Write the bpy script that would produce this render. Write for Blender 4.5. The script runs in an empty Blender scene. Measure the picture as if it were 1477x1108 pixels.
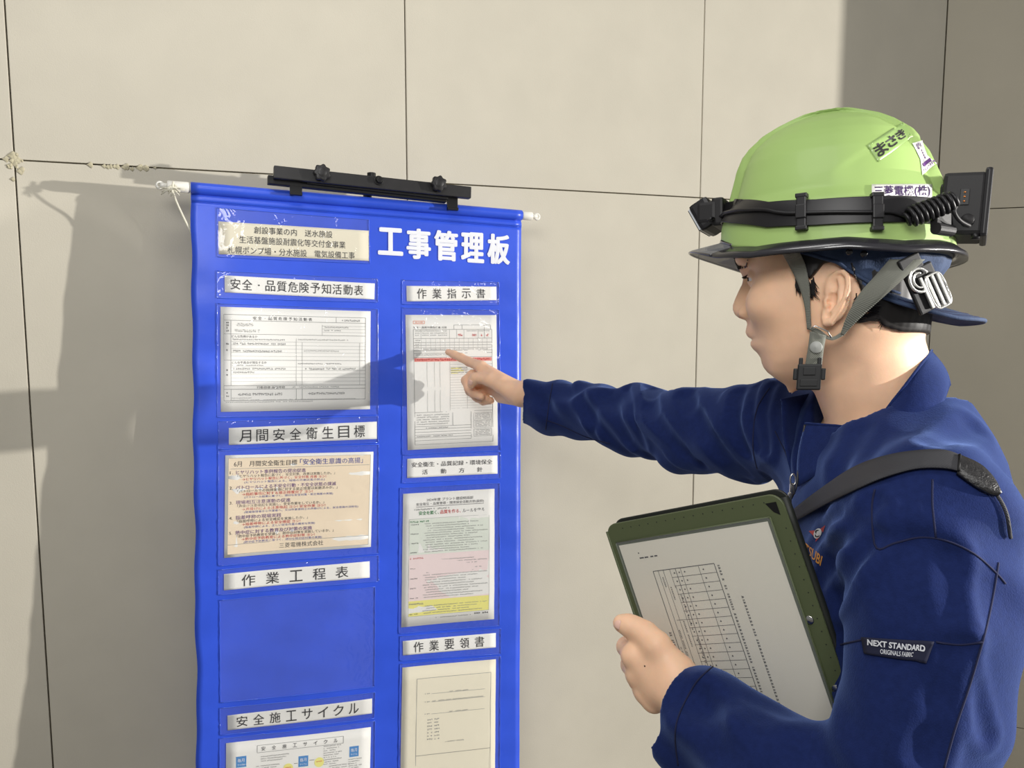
import bpy, bmesh, math, random
import numpy as np
from mathutils import Vector, Matrix

SC = bpy.context.scene
COL = SC.collection
rnd = random.Random(7)

# ------------------------------------------------------------------ camera
F_PX = 1150.0                       # focal length in pixels of the 1477 px wide frame
PITCH = math.radians(6.0)
CAM = np.array([0.0, 0.0, 1.55])
cp, sp = math.cos(PITCH), math.sin(PITCH)
RT = np.array([[1, 0, 0], [0, cp, sp], [0, -sp, cp]])   # right, forward, up of the photographer -> world (columns)

def W(q):
    """site coordinates (right, forward, up from the photographer's eye) -> world"""
    q = np.asarray(q, dtype=float)
    return q @ RT.T + CAM

def Q(px, py, d):
    """where a point measured in the photograph stands, at a distance d"""
    return np.array([(px - 738.5) / F_PX * d, d, (554.0 - py) / F_PX * d])

cam_data = bpy.data.cameras.new('camera')
cam_data.sensor_width = 36.0
cam_data.lens = 36.0 * F_PX / 1477.0
cam_data.clip_start = 0.02
camera = bpy.data.objects.new('camera', cam_data)
COL.objects.link(camera)
camera.location = CAM
camera.rotation_euler = (math.pi / 2 - PITCH, 0, 0)
SC.camera = camera

# ------------------------------------------------------------------ light
world = bpy.data.worlds.new('world')
SC.world = world
world.use_nodes = True
world.node_tree.nodes['Background'].inputs[0].default_value = (0.97, 0.98, 1.0, 1)
world.node_tree.nodes['Background'].inputs[1].default_value = 0.22

def lamp(name, kind, q, energy, color, size=0.05, target=None, size_y=None):
    d = bpy.data.lights.new(name, kind)
    d.energy = energy
    d.color = color
    if kind == 'AREA':
        d.shape = 'RECTANGLE'; d.size = size; d.size_y = size_y or size
    elif kind in ('POINT', 'SPOT'):
        d.shadow_soft_size = size
    o = bpy.data.objects.new(name, d)
    COL.objects.link(o)
    o.location = W(q)
    if target is not None:
        v = Vector(W(target) - W(q))
        o.rotation_euler = v.to_track_quat('-Z', 'Y').to_euler()
    return o

key = lamp('flood_lamp', 'POINT', (10.0, 0.4, 0.10), 4350, (1.0, 0.965, 0.91), size=0.07)
near_lamp = lamp('added_rim_spot', 'SPOT', (2.15, -0.05, 0.24), 265, (1.0, 0.965, 0.92), size=0.03, target=(0.42, 0.60, -0.08))  # rim spot added to light the man's back, not a fixture of the site
near_lamp.data.spot_size = math.radians(30); near_lamp.data.spot_blend = 0.6
added_fill_lamp = lamp('added_fill_lamp', 'AREA', (-0.15, -0.45, 0.60), 14, (1.0, 0.985, 0.96), size=0.7, size_y=0.5, target=(0.35, 0.95, 0.0))  # soft fill added beside the camera to lift the man's shaded face
side_lamp = lamp('side_lamp', 'AREA', (2.6, -0.9, 0.9), 5, (1.0, 0.96, 0.88), size=0.35, target=(0.3, 1.4, -0.1))
overhead_fill = lamp('added_overhead_fill', 'AREA', (-0.30, 0.30, 1.35), 8, (1.0, 0.985, 0.96), size=0.7, size_y=0.5, target=(-0.25, 1.7, -0.35))  # overhead fill added and aimed to brighten the banner, no real ceiling fixture

SC.view_settings.view_transform = 'Standard'
SC.view_settings.look = 'None'
SC.view_settings.gamma = 1.0
SC.view_settings.use_curve_mapping = False
SC.view_settings.exposure = 0.0

# ------------------------------------------------------------------ helpers
def lin(c):
    return tuple(((x / 255) / 12.92 if x / 255 <= 0.04045 else ((x / 255 + 0.055) / 1.055) ** 2.4) for x in c)

MATS = {}
def mat(name, rgb, rough=0.6, metal=0.0, spec=0.5, noise=0.0, nscale=60.0, bump=0.0, bscale=200.0,
        alpha=1.0, sheen=0.0, sss=0.0, coat=0.0, weave=0.0, rgb2=None):
    if name in MATS: return MATS[name]
    m = bpy.data.materials.new(name); m.use_nodes = True
    nt = m.node_tree; N = nt.nodes; L = nt.links
    b = N['Principled BSDF']
    c = lin(rgb)
    b.inputs['Base Color'].default_value = (*c, 1)
    b.inputs['Roughness'].default_value = rough
    b.inputs['Metallic'].default_value = metal
    b.inputs['Specular IOR Level'].default_value = spec
    b.inputs['Alpha'].default_value = alpha
    b.inputs['Sheen Weight'].default_value = sheen
    b.inputs['Coat Weight'].default_value = coat
    if sheen:
        b.inputs['Sheen Tint'].default_value = (0.30, 0.46, 1.0, 1); b.inputs['Sheen Roughness'].default_value = 0.45
    if sss:
        b.inputs['Subsurface Weight'].default_value = sss
        b.inputs['Subsurface Radius'].default_value = (1.0, 0.35, 0.18)
        b.inputs['Subsurface Scale'].default_value = 0.006
    tc = N.new('ShaderNodeTexCoord')
    if noise or rgb2:
        n = N.new('ShaderNodeTexNoise'); n.inputs['Scale'].default_value = nscale
        n.inputs['Detail'].default_value = 5
        L.new(tc.outputs['Object'], n.inputs['Vector'])
        r = N.new('ShaderNodeMix'); r.data_type = 'RGBA'
        c2 = lin(rgb2) if rgb2 else tuple(x * (1 - noise) for x in c)
        c1 = c if rgb2 else tuple(min(1, x * (1 + noise * 0.6)) for x in c)
        r.inputs[6].default_value = (*c1, 1); r.inputs[7].default_value = (*c2, 1)
        mr = N.new('ShaderNodeMapRange'); mr.inputs[1].default_value = 0.32; mr.inputs[2].default_value = 0.68
        L.new(n.outputs[0], mr.inputs[0]); L.new(mr.outputs[0], r.inputs[0])
        L.new(r.outputs[2], b.inputs['Base Color'])
    if bump or weave:
        bn = N.new('ShaderNodeBump'); bn.inputs['Distance'].default_value = 0.001
        if weave:
            w = N.new('ShaderNodeTexWave'); w.inputs['Scale'].default_value = weave
            w.bands_direction = 'DIAGONAL'
            L.new(tc.outputs['Object'], w.inputs['Vector'])
            bn.inputs['Strength'].default_value = 0.35
            L.new(w.outputs[0], bn.inputs['Height'])
        else:
            n2 = N.new('ShaderNodeTexNoise'); n2.inputs['Scale'].default_value = bscale
            n2.inputs['Detail'].default_value = 6
            L.new(tc.outputs['Object'], n2.inputs['Vector'])
            bn.inputs['Strength'].default_value = bump
            L.new(n2.outputs[0], bn.inputs['Height'])
        L.new(bn.outputs[0], b.inputs['Normal'])
    MATS[name] = m
    return m

def clear_vinyl(name, tint=(1, 1, 1), gloss=0.10, rough=0.06, bump=0.5, bscale=45.0, haze=0.03):
    m = bpy.data.materials.new(name); m.use_nodes = True
    nt = m.node_tree; N = nt.nodes; L = nt.links
    for n in list(N):
        if n.type != 'OUTPUT_MATERIAL': N.remove(n)
    out = [n for n in N if n.type == 'OUTPUT_MATERIAL'][0]
    tr = N.new('ShaderNodeBsdfTransparent'); tr.inputs[0].default_value = (*tint, 1)
    gl = N.new('ShaderNodeBsdfGlossy'); gl.inputs['Roughness'].default_value = rough
    df = N.new('ShaderNodeBsdfDiffuse'); df.inputs[0].default_value = (0.8, 0.82, 0.9, 1)
    tc = N.new('ShaderNodeTexCoord'); n1 = N.new('ShaderNodeTexNoise')
    n1.inputs['Scale'].default_value = bscale; n1.inputs['Detail'].default_value = 2
    n1.inputs['Distortion'].default_value = 1.2
    L.new(tc.outputs['Object'], n1.inputs['Vector'])
    bn = N.new('ShaderNodeBump'); bn.inputs['Strength'].default_value = bump; bn.inputs['Distance'].default_value = 0.003
    L.new(n1.outputs[0], bn.inputs['Height']); L.new(bn.outputs[0], gl.inputs['Normal'])
    fr = N.new('ShaderNodeLayerWeight'); fr.inputs[0].default_value = 0.25
    mm = N.new('ShaderNodeMath'); mm.operation = 'MULTIPLY_ADD'
    mm.inputs[1].default_value = 0.22; mm.inputs[2].default_value = gloss
    L.new(fr.outputs['Fresnel'], mm.inputs[0])
    mx = N.new('ShaderNodeMixShader'); L.new(mm.outputs[0], mx.inputs[0]); L.new(tr.outputs[0], mx.inputs[1]); L.new(gl.outputs[0], mx.inputs[2])
    mx2 = N.new('ShaderNodeMixShader'); mx2.inputs[0].default_value = haze
    L.new(mx.outputs[0], mx2.inputs[1]); L.new(df.outputs[0], mx2.inputs[2])
    L.new(mx2.outputs[0], out.inputs[0])
    MATS[name] = m
    return m

def meta(o, label=None, cat=None, group=None, kind=None):
    if label: o['label'] = label
    if cat: o['category'] = cat
    if group: o['group'] = group
    if kind: o['kind'] = kind
    return o

def empty(name, loc, **kw):
    o = bpy.data.objects.new(name, None)
    o.empty_display_size = 0.05
    COL.objects.link(o); o.location = Vector(loc)
    return meta(o, **kw)

def origin_of(parent):
    v = Vector((0, 0, 0))
    while parent is not None:
        v = v + parent.location; parent = parent.parent
    return v

def mesh_obj(name, V, F, m, parent=None, smooth=False, mats=None, fmat=None):
    """V in world coordinates; the object sits at its parent's origin (things without a parent: at their lowest middle)"""
    V = np.asarray(V, dtype=float).reshape(-1, 3)
    if parent is not None:
        org = np.array(origin_of(parent)); loc = (0, 0, 0)
    else:
        lo, hi = V.min(0), V.max(0)
        org = np.array([(lo[0] + hi[0]) / 2, (lo[1] + hi[1]) / 2, lo[2]]); loc = org
    me = bpy.data.meshes.new(name)
    if isinstance(F, np.ndarray) and len(F) > 2000:
        F = F.astype(np.int32); n = F.shape[1]
        me.vertices.add(len(V)); me.vertices.foreach_set('co', (V - org).astype(np.float32).ravel())
        me.loops.add(F.size); me.loops.foreach_set('vertex_index', F.ravel())
        me.polygons.add(len(F))
        me.polygons.foreach_set('loop_start', np.arange(0, F.size, n, dtype=np.int32))
        me.update(calc_edges=True)
    else:
        me.from_pydata((V - org).tolist(), [], [list(map(int, f)) for f in F])
    if mats:
        for x in mats: me.materials.append(x)
        if fmat is not None: me.polygons.foreach_set('material_index', np.asarray(fmat, dtype=np.int32))
    else:
        me.materials.append(m)
    if smooth: me.polygons.foreach_set('use_smooth', [True] * len(me.polygons))
    me.update()
    o = bpy.data.objects.new(name, me); COL.objects.link(o)
    if parent is not None: o.parent = parent
    o.location = loc
    return o

class MB:
    """collects simple shapes into one mesh (world coordinates)"""
    def __init__(s): s.V = []; s.F = []
    def add(s, V, F):
        k = len(s.V); s.V += [tuple(map(float, v)) for v in V]; s.F += [tuple(int(i) + k for i in f) for f in F]; return s
    def frame_box(s, c, ax, half, bev=0.0):
        """box with centre c, axes ax (3 unit vectors), half sizes, bevelled edges"""
        c = np.array(c, float); ax = np.array(ax, float)
        bm = bmesh.new(); bmesh.ops.create_cube(bm, size=2.0)
        for v in bm.verts: v.co = Vector((v.co.x * half[0], v.co.y * half[1], v.co.z * half[2]))
        if bev > 0: bmesh.ops.bevel(bm, geom=bm.edges[:], offset=min(bev, min(half) * 0.95), segments=2, affect='EDGES', profile=0.6)
        bm.verts.index_update()
        V = [c + ax[0] * v.co.x + ax[1] * v.co.y + ax[2] * v.co.z for v in bm.verts]
        F = [[v.index for v in f.verts] for f in bm.faces]
        if np.dot(np.cross(ax[0], ax[1]), ax[2]) < 0: F = [f[::-1] for f in F]
        bm.free(); return s.add(V, F)
    def tube(s, P, r, n=10, caps=True, flat=None):
        P = [np.array(p, float) for p in P]; m = len(P)
        R = r if hasattr(r, '__len__') else [r] * m
        t0 = P[1] - P[0]; up = np.array([0, 0, 1.0])
        if abs(np.dot(t0, up)) > 0.9 * np.linalg.norm(t0): up = np.array([1.0, 0, 0])
        V = []; prev = None
        for i in range(m):
            t = P[min(i + 1, m - 1)] - P[max(i - 1, 0)]; t = t / (np.linalg.norm(t) + 1e-12)
            a = np.cross(t, up) if prev is None else prev - t * np.dot(prev, t)
            a = a / (np.linalg.norm(a) + 1e-12); b = np.cross(t, a); prev = a
            for k in range(n):
                th = 2 * math.pi * k / n
                V.append(P[i] + R[i] * (a * math.cos(th) + b * math.sin(th)))
        F = []
        for i in range(m - 1):
            for k in range(n):
                F.append((i * n + k, i * n + (k + 1) % n, (i + 1) * n + (k + 1) % n, (i + 1) * n + k))
        if caps: F += [tuple(range(n))[::-1], tuple((m - 1) * n + k for k in range(n))]
        return s.add(V, F)
    def grid(s, G, thick=0.0, dirn=None, closed_u=False):
        """G[i][j] points; optional thickness along dirn (array or per point)"""
        G = np.array(G, float); a, b = G.shape[:2]
        F = []
        for i in range(a - (0 if closed_u else 1)):
            for j in range(b - 1):
                i2 = (i + 1) % a
                F.append((i * b + j, i2 * b + j, i2 * b + j + 1, i * b + j + 1))
        V = G.reshape(-1, 3)
        if not thick: return s.add(V, F)
        if dirn is None:
            du = np.gradient(G, axis=0); dv = np.gradient(G, axis=1)
            nn = np.cross(du, dv); nn /= np.linalg.norm(nn, axis=2, keepdims=True) + 1e-12
        else: nn = np.broadcast_to(np.array(dirn, float), G.shape)
        V2 = (G - nn * thick).reshape(-1, 3); k = len(V)
        F2 = [tuple(x + k for x in f[::-1]) for f in F]
        E = []
        for i in range(a - (0 if closed_u else 1)):
            i2 = (i + 1) % a
            E.append((i * b, i * b + k, i2 * b + k, i2 * b)); j = b - 1
            E.append((i * b + j, i2 * b + j, i2 * b + j + k, i * b + j + k))
        if not closed_u:
            for j in range(b - 1):
                E.append((j, j + 1, j + 1 + k, j + k)); i = (a - 1) * b
                E.append((i + j, i + j + k, i + j + 1 + k, i + j + 1))
        return s.add(np.vstack([V, V2]), F + F2 + E)
    def disc(s, c, n, r, h, seg=24, dome=0.0, lobes=0, lobe=0.0):
        """short cylinder standing on c along n, optional dome and lobed rim"""
        c = np.array(c, float); n = np.array(n, float); n /= np.linalg.norm(n)
        a = np.cross(n, [0, 0, 1.0]);
        if np.linalg.norm(a) < 0.1: a = np.cross(n, [1.0, 0, 0])
        a /= np.linalg.norm(a); b = np.cross(n, a)
        rings = [(0, 1.0), (h * 0.85, 1.0), (h, 0.88), (h + dome * 0.7, 0.55), (h + dome, 0.0001)]
        V = []; F = []
        for (z, q) in rings:
            for k in range(seg):
                th = 2 * math.pi * k / seg
                rr = r * q * (1 + lobe * math.cos(lobes * th) * (1 if q > 0.8 else 0))
                V.append(c + n * z + rr * (a * math.cos(th) + b * math.sin(th)))
        for i in range(len(rings) - 1):
            for k in range(seg):
                F.append((i * seg + k, i * seg + (k + 1) % seg, (i + 1) * seg + (k + 1) % seg, (i + 1) * seg + k))
        F.append(tuple(range(seg))[::-1])
        return s.add(V, F)
    def build(s, name, m, parent=None, smooth=False):
        o = mesh_obj(name, s.V, s.F, m, parent, smooth)
        bm = bmesh.new(); bm.from_mesh(o.data)
        bmesh.ops.recalc_face_normals(bm, faces=bm.faces[:])
        bm.to_mesh(o.data); bm.free()
        if smooth: o.data.polygons.foreach_set('use_smooth', [True] * len(o.data.polygons))
        return o

def catmull(P, n):
    """smooth curve through P, n samples"""
    P = np.array(P, float); m = len(P)
    ts = np.linspace(0, m - 1, n); out = []
    for t in ts:
        i = min(int(t), m - 2); f = t - i
        p0, p1, p2, p3 = P[max(i - 1, 0)], P[i], P[i + 1], P[min(i + 2, m - 1)]
        out.append(0.5 * ((2 * p1) + (-p0 + p2) * f + (2 * p0 - 5 * p1 + 4 * p2 - p3) * f * f + (-p0 + 3 * p1 - 3 * p2 + p3) * f ** 3))
    return np.array(out)

_TXT = {}
def text_shape(s, bold=0.0, res=2):
    """outline of a line of writing as flat faces, normalised to its own bounding box 0..1 (x right, y up)"""
    k = (s, bold, res)
    if k in _TXT: return _TXT[k]
    c = bpy.data.curves.new('t', 'FONT'); c.body = s; c.offset = bold; c.resolution_u = res; c.fill_mode = 'FRONT'
    o = bpy.data.objects.new('t', c); COL.objects.link(o)
    dg = bpy.context.evaluated_depsgraph_get()
    me = bpy.data.meshes.new_from_object(o.evaluated_get(dg))
    V = np.array([v.co[:] for v in me.vertices]); F = [tuple(p.vertices) for p in me.polygons]
    bpy.data.objects.remove(o); bpy.data.curves.remove(c); bpy.data.meshes.remove(me)
    if len(V) == 0: V = np.zeros((3, 3)); F = [(0, 1, 2)]
    lo, hi = V.min(0), V.max(0); sz = hi - lo
    asp = sz[0] / max(sz[1], 1e-6)
    U = (V[:, :2] - lo[:2]) / np.maximum(sz[:2], 1e-6)
    _TXT[k] = (U, F, asp)
    return _TXT[k]
# ================================================================== the setting
WS, WC = 0.392, 1.927                 # back wall in world: Y = WC + WS * X
wdir = np.array([1, WS, 0]); wdir /= np.linalg.norm(wdir)
wnor = np.array([wdir[1], -wdir[0], 0])          # towards the photographer
def wall_hit(px, py):
    d = RT @ np.array([(px - 738.5) / F_PX, 1, (554 - py) / F_PX])
    t = WC / (d[1] - WS * d[0]); return CAM + d * t
M_wall = mat('wall_panel_paint', (204, 198, 182), rough=0.72, spec=0.25, noise=0.03, nscale=9.0, bump=0.25, bscale=420)
M_wall2 = mat('wall_panel_side', (196, 189, 171), rough=0.75, spec=0.2, noise=0.03, nscale=5.0, bump=0.25, bscale=420)
M_joint = mat('joint_filler', (120, 113, 92), rough=0.9, noise=0.3, nscale=90)
M_putty = mat('putty', (196, 188, 160), rough=0.95, noise=0.25, nscale=140, bump=0.6, bscale=300)
M_floor = mat('floor_concrete', (150, 146, 138), rough=0.8, noise=0.2, nscale=12)

mb = MB(); mb.add([(-4, -3, 0), (5, -3, 0), (5, 5, 0), (-4, 5, 0)], [(0, 1, 2, 3)])
meta(mb.build('floor', M_floor), kind='structure')

def wall_point(s, z, off=0.0):       # s metres along the back wall from X = 0
    return np.array([0, WC, 0]) + wdir * s + wnor * off + np.array([0, 0, z])
s_of = lambda p: (p[0]) / wdir[0]
seams = [s_of(wall_hit(21, 236)), s_of(wall_hit(587, 240)), s_of(wall_hit(1010, 292)), s_of(wall_hit(1350, 315))]
seams = [seams[0] - 1.60, seams[0] - 0.80] + seams
rows = [-0.0, 0.255, 1.816, 3.30]
wall_back = MB()
s0, s1 = seams[0], seams[-1]
wall_back.frame_box(wall_point((s0 + s1) / 2, 1.65, -0.035), [wdir, wnor, [0, 0, 1]], [(s1 - s0) / 2, 0.02, 1.65])
wall_back = meta(wall_back.build('wall_back', M_joint), kind='structure')
for i in range(len(seams) - 1):
    for j in range(3):
        a, b = seams[i], seams[i + 1]; z0, z1 = rows[j], rows[j + 1]
        g = 0.0014
        pb = MB(); proud = rnd.uniform(-0.0006, 0.0006)
        pb.frame_box(wall_point((a + b) / 2, (z0 + z1) / 2, -0.0076 + proud), [wdir, wnor, [0, 0, 1]],
                     [(b - a) / 2 - g, 0.0076, (z1 - z0) / 2 - g], bev=0.0012)
        pb.build('panel', M_wall, wall_back)
# ragged filler squeezed out at the panel corners and along the joint
def putty_blob(parent, px, py, n, spread, rz):
    c = wall_hit(px, py); m = MB(); r2 = random.Random(int(px))
    for k in range(n):
        q = c + wdir * r2.gauss(0, spread) + np.array([0, 0, r2.gauss(0, rz)]) + wnor * 0.0003
        m.disc(q - wnor * 0.0005, wnor, r2.uniform(0.002, 0.006), r2.uniform(0.0006, 0.002), seg=7, dome=0.0008, lobes=3, lobe=0.3)
    o = m.build('joint_putty', M_putty, parent, smooth=True); o['kind'] = 'stuff'
putty_blob(wall_back, 20, 236, 26, 0.010, 0.012)
putty_blob(wall_back, 160, 240, 12, 0.020, 0.0012)
putty_blob(wall_back, 205, 242, 10, 0.018, 0.0012)
putty_blob(wall_back, 974, 1104, 22, 0.016, 0.004)
# right wall, runs from the corner towards the photographer's side
corner = wall_point(seams[-1], 0)
rdir = np.array([0.915, -0.403, 0]); rdir /= np.linalg.norm(rdir); rnor = np.array([rdir[1], -rdir[0], 0])
LEN = 1.007
wr = MB(); wr.frame_box(corner + rdir * LEN / 2 - rnor * 0.035 + np.array([0, 0, 1.65]), [rdir, rnor, [0, 0, 1]], [LEN / 2, 0.02, 1.65])
wall_right = meta(wr.build('wall_right', M_joint), kind='structure')
for (z0, z1) in zip(rows[:-1], rows[1:]):
    pb = MB(); pb.frame_box(corner + rdir * (LEN / 2 + 0.001) - rnor * 0.0076 + np.array([0, 0, (z0 + z1) / 2]), [rdir, rnor, [0, 0, 1]],
                 [LEN / 2 - 0.001, 0.0076, (z1 - z0) / 2 - 0.0012], bev=0.0012)
    pb.build('panel', M_wall2, wall_right)
# ================================================================== the banner
B_O = Q(275, 262, 1.537)             # top left corner of the cloth
B_R = Q(752, 303, 1.788)
BW = float(np.linalg.norm(B_R - B_O))
bu = (B_R - B_O); bu[2] = 0; bu /= np.linalg.norm(bu)
bn0 = np.array([bu[1], -bu[0], 0.0])
TILT = math.radians(2.0)
bn = bn0 * math.cos(TILT) - np.array([0, 0, math.sin(TILT)])      # towards the photographer
bd = -np.array([0, 0, math.cos(TILT)]) - bn0 * math.sin(TILT) + bu * 0.010    # down the cloth
bd /= np.linalg.norm(bd)
BH = 1.36
B_TOPZ = B_O[2]
def to_uv(px, py):
    d = np.array([(px - 738.5) / F_PX, 1.0, (554 - py) / F_PX])
    t = np.dot(B_O, bn) / np.dot(d, bn); p = d * t
    c = float(np.dot(bu, bd)); du = float(np.dot(p - B_O, bu)); dd = float(np.dot(p - B_O, bd)); v = (dd - c * du) / (1 - c * c)
    return (du - c * v, v)
def wave(u, v):
    a = np.clip(v / 0.25, 0, 1)
    return a * (0.0016 * np.sin(u * 17 + v * 3.0) + 0.0012 * np.sin(v * 13 + u * 5)
                + 0.0005 * np.sin(v * 55 + u * 9) * np.sin(u * 12 + 1) + 0.0004 * np.sin(v * 90 - u * 20)
                + 0.0022 * np.exp(-((u - 0.06) / 0.05) ** 2) * np.sin(v * 11.0))
def bpt(u, v, off=0.0):
    """point of the banner surface in world coordinates"""
    u = np.asarray(u, float); v = np.asarray(v, float)
    w = wave(u, v) + off
    q = B_O + u[..., None] * bu + w[..., None] * bn + v[..., None] * bd
    return W(q)
M_cloth = mat('blue_banner_cloth', (50, 88, 222), rough=0.36, spec=0.5, noise=0.10, nscale=9, bump=1.0, bscale=14)
M_white = mat('white_plastic', (236, 234, 226), rough=0.4)
M_cord = mat('white_cord', (228, 224, 206), rough=0.8, bump=0.6, bscale=900)
M_print = mat('white_print', (238, 240, 246), rough=0.5)
M_vinyl = clear_vinyl('clear_vinyl', gloss=0.045, rough=0.07, bump=0.9, bscale=30, haze=0.035)
M_weld = mat('weld_bead', (70, 108, 230), rough=0.12, spec=0.9, coat=0.6)

b_root = empty('sign_banner', W(B_O + bu * BW / 2 + bd * BH),
               label='tall blue cloth site notice banner with clear pockets, white title lettering at top right', cat='banner')
us = np.linspace(0, BW, 56); vs = np.linspace(0.034, BH, 110)
U, Vv = np.meshgrid(us, vs, indexing='ij')
edge_w = lambda v: 0.0016 * np.sin(v * 21) * np.clip(v, 0, 1) + 0.0012 * np.sin(v * 47 + 1)
G = bpt(U + np.where(U < 0.02, edge_w(Vv), 0), Vv)
m = MB(); m.grid(G, thick=0.0008, dirn=W(bn) - W(np.zeros(3)))
cloth = m.build('cloth', M_cloth, b_root, smooth=True)
# hem sleeve around the rod
RODR = 0.0115
hem = []
for u in np.linspace(0, BW, 40):
    ring = []
    for k in range(17):
        th = math.radians(-70 + 320 * k / 16 - 90)
        ring.append(W(B_O + bu * u + bn * (RODR * math.cos(th) - 0.0) + bd * (0.012 - RODR * math.sin(th))))
    # lower lip joining the cloth
    ring.append(W(B_O + bu * u + bd * 0.030))
    ring.append(W(B_O + bu * u + bd * 0.037 + bn * 0.0009))
    hem.append(ring)
m = MB(); m.grid(np.array(hem), thick=0.0008); m.build('hem', M_cloth, b_root, smooth=True)
m = MB(); m.tube([W(B_O + bu * u + bd * 0.0385 + bn * 0.0006) for u in np.linspace(0.0, BW, 40)], 0.0009, n=5)
m.build('hem_seam', M_cloth, b_root, smooth=True)
rodc = lambda u: W(B_O + bu * u + bd * 0.012)
m = MB(); m.tube([rodc(-0.022), rodc(BW + 0.012)], 0.0085, n=18); m.build('rod', M_white, b_root, smooth=True)
for (u0, u1, r) in ((-0.042, -0.002, 0.0105), (BW + 0.001, BW + 0.026, 0.0095)):
    m = MB(); d = 1 if u0 > 0 else -1
    a, b = (u0, u1) if d > 0 else (u1, u0)
    m.tube([rodc(a), rodc(a + d * 0.002), rodc(b - d * 0.002), rodc(b)], [r * 0.9, r, r, r * 0.85], n=20)
    # eyelet lug at the tip
    e0, e1 = b, b + d * 0.012
    m.tube([rodc(e0) , rodc(e1)], [r * 0.5, r * 0.55], n=12)
    c = rodc(e1)
    ring = [c + (W(bu) - W(np.zeros(3))) * 0.006 * d * math.cos(t) + np.array([0, 0, 1]) * 0.006 * math.sin(t) for t in np.linspace(0, 2 * math.pi, 17)]
    m.tube(ring, 0.0026, n=8, caps=False)
    m.build('end_cap', M_white, b_root, smooth=True)

def text_on(mapper, s, x0, y0, x1, y1, bold=0.0, res=2, shear=0.0):
    """faces of the writing s placed in box (x0,y0)-(x1,y1) of the mapper's plane, y down"""
    T, F, asp = text_shape(s, bold, res)
    X = x0 + (x1 - x0) * T[:, 0] ; Y = y1 + (y0 - y1) * T[:, 1]
    return mapper(X, Y), F

# title lettering, one part per character
def quad_map(px4, off, rel=False):
    """card plane: (s,t) in 0..1, t down, from four photo corners TL TR BR BL"""
    c = np.array([to_uv(*p) for p in px4])
    def f(s, t):
        s = np.asarray(s, float); t = np.asarray(t, float)
        a = (1 - s)[..., None] * c[0] + s[..., None] * c[1]
        b = (1 - s)[..., None] * c[3] + s[..., None] * c[2]
        uv = (1 - t)[..., None] * a + t[..., None] * b
        return bpt(uv[..., 0], uv[..., 1], off)
    return f
nbw0 = W(bn) - W(np.zeros(3))
tm = quad_map([(543, 325), (738, 338), (738, 383), (543, 371)], 0.0012)
for i, ch in enumerate('工事管理板'):
    x0 = i * 0.2 + 0.004; x1 = x0 + 0.188
    y0, y1 = (0.0, 1.0) if ch != '工' else (0.03, 0.93)
    m = MB()
    for k in range(13):
        rr = 0 if k == 12 else 1
        dx = 0.0085 * math.cos(k * math.pi / 6) * rr; dy = 0.027 * math.sin(k * math.pi / 6) * rr
        P, F = text_on(tm, ch, x0 + 0.014 + dx, y0 + 0.05 + dy, x1 - 0.014 + dx, y1 - 0.04 + dy, res=4)
        m.add(P + nbw0 * 0.00004 * k, F)
    o = mesh_obj('title_character', m.V, m.F, M_print, b_root); o['kind'] = 'stuff'

# clear pockets with welded beaded borders
pockets = [
 [(313, 300), (532, 317), (533, 380), (314, 371)], [(313, 391), (545, 402), (545, 436), (313, 430)],
 [(313, 438), (545, 446), (545, 598), (313, 602)], [(315, 608), (545, 600), (545, 638), (315, 648)],
 [(315, 650), (546, 641), (546, 798), (315, 816)], [(315, 822), (546, 801), (546, 838), (315, 858)],
 [(317, 866), (541, 846), (540, 990), (318, 1014)], [(317, 1022), (541, 998), (540, 1036), (318, 1061)],
 [(317, 1066), (541, 1040), (540, 1205), (318, 1236)],
 [(580, 404), (720, 407), (720, 440), (580, 439)], [(580, 444), (720, 447), (722, 650), (580, 656)],
 [(581, 657), (722, 652), (722, 690), (580, 697)], [(577, 704), (721, 697), (720, 902), (575, 914)],
 [(577, 918), (722, 906), (722, 943), (577, 953)], [(577, 958), (722, 946), (720, 1150), (575, 1170)]]
for pi, pk in enumerate(pockets):
    r2 = random.Random(pi + 5)
    f = quad_map(pk, 0.0024)
    n1, n2 = 22, 12
    S, T = np.meshgrid(np.linspace(0, 1, n1), np.linspace(0, 1, n2), indexing='ij')
    G = f(S, T)
    nn = W(bn) - W(np.zeros(3))
    ed = np.minimum(np.minimum(S, 1 - S) * 8, np.minimum(T, 1 - T) * 8).clip(0, 1)
    wob = np.array([[r2.uniform(-1, 1) for _ in range(n2)] for _ in range(n1)]) * 0.00035
    G = G + nn * (wob * ed - 0.0012 * (1 - ed))[..., None]
    m = MB(); m.grid(G); po = m.build('pocket', M_vinyl, b_root, smooth=True)
    m = MB(); f2 = quad_map(pk, 0.0012)
    for (a, b) in (((0, 0), (0, 1)), ((1, 0), (1, 1)), ((0, 1), (1, 1)), ((0, 0), (1, 0))):
        n = 36; P = []; R = []
        for k in range(n + 1):
            t = k / n
            P.append(f2(a[0] + (b[0] - a[0]) * t, a[1] + (b[1] - a[1]) * t) + nn * r2.uniform(-0.0003, 0.0004))
            R.append(0.0005 + 0.0006 * r2.random() ** 2)
        m.tube(P, R, n=5)
    m.build('weld', M_weld, po, smooth=True)

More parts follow.
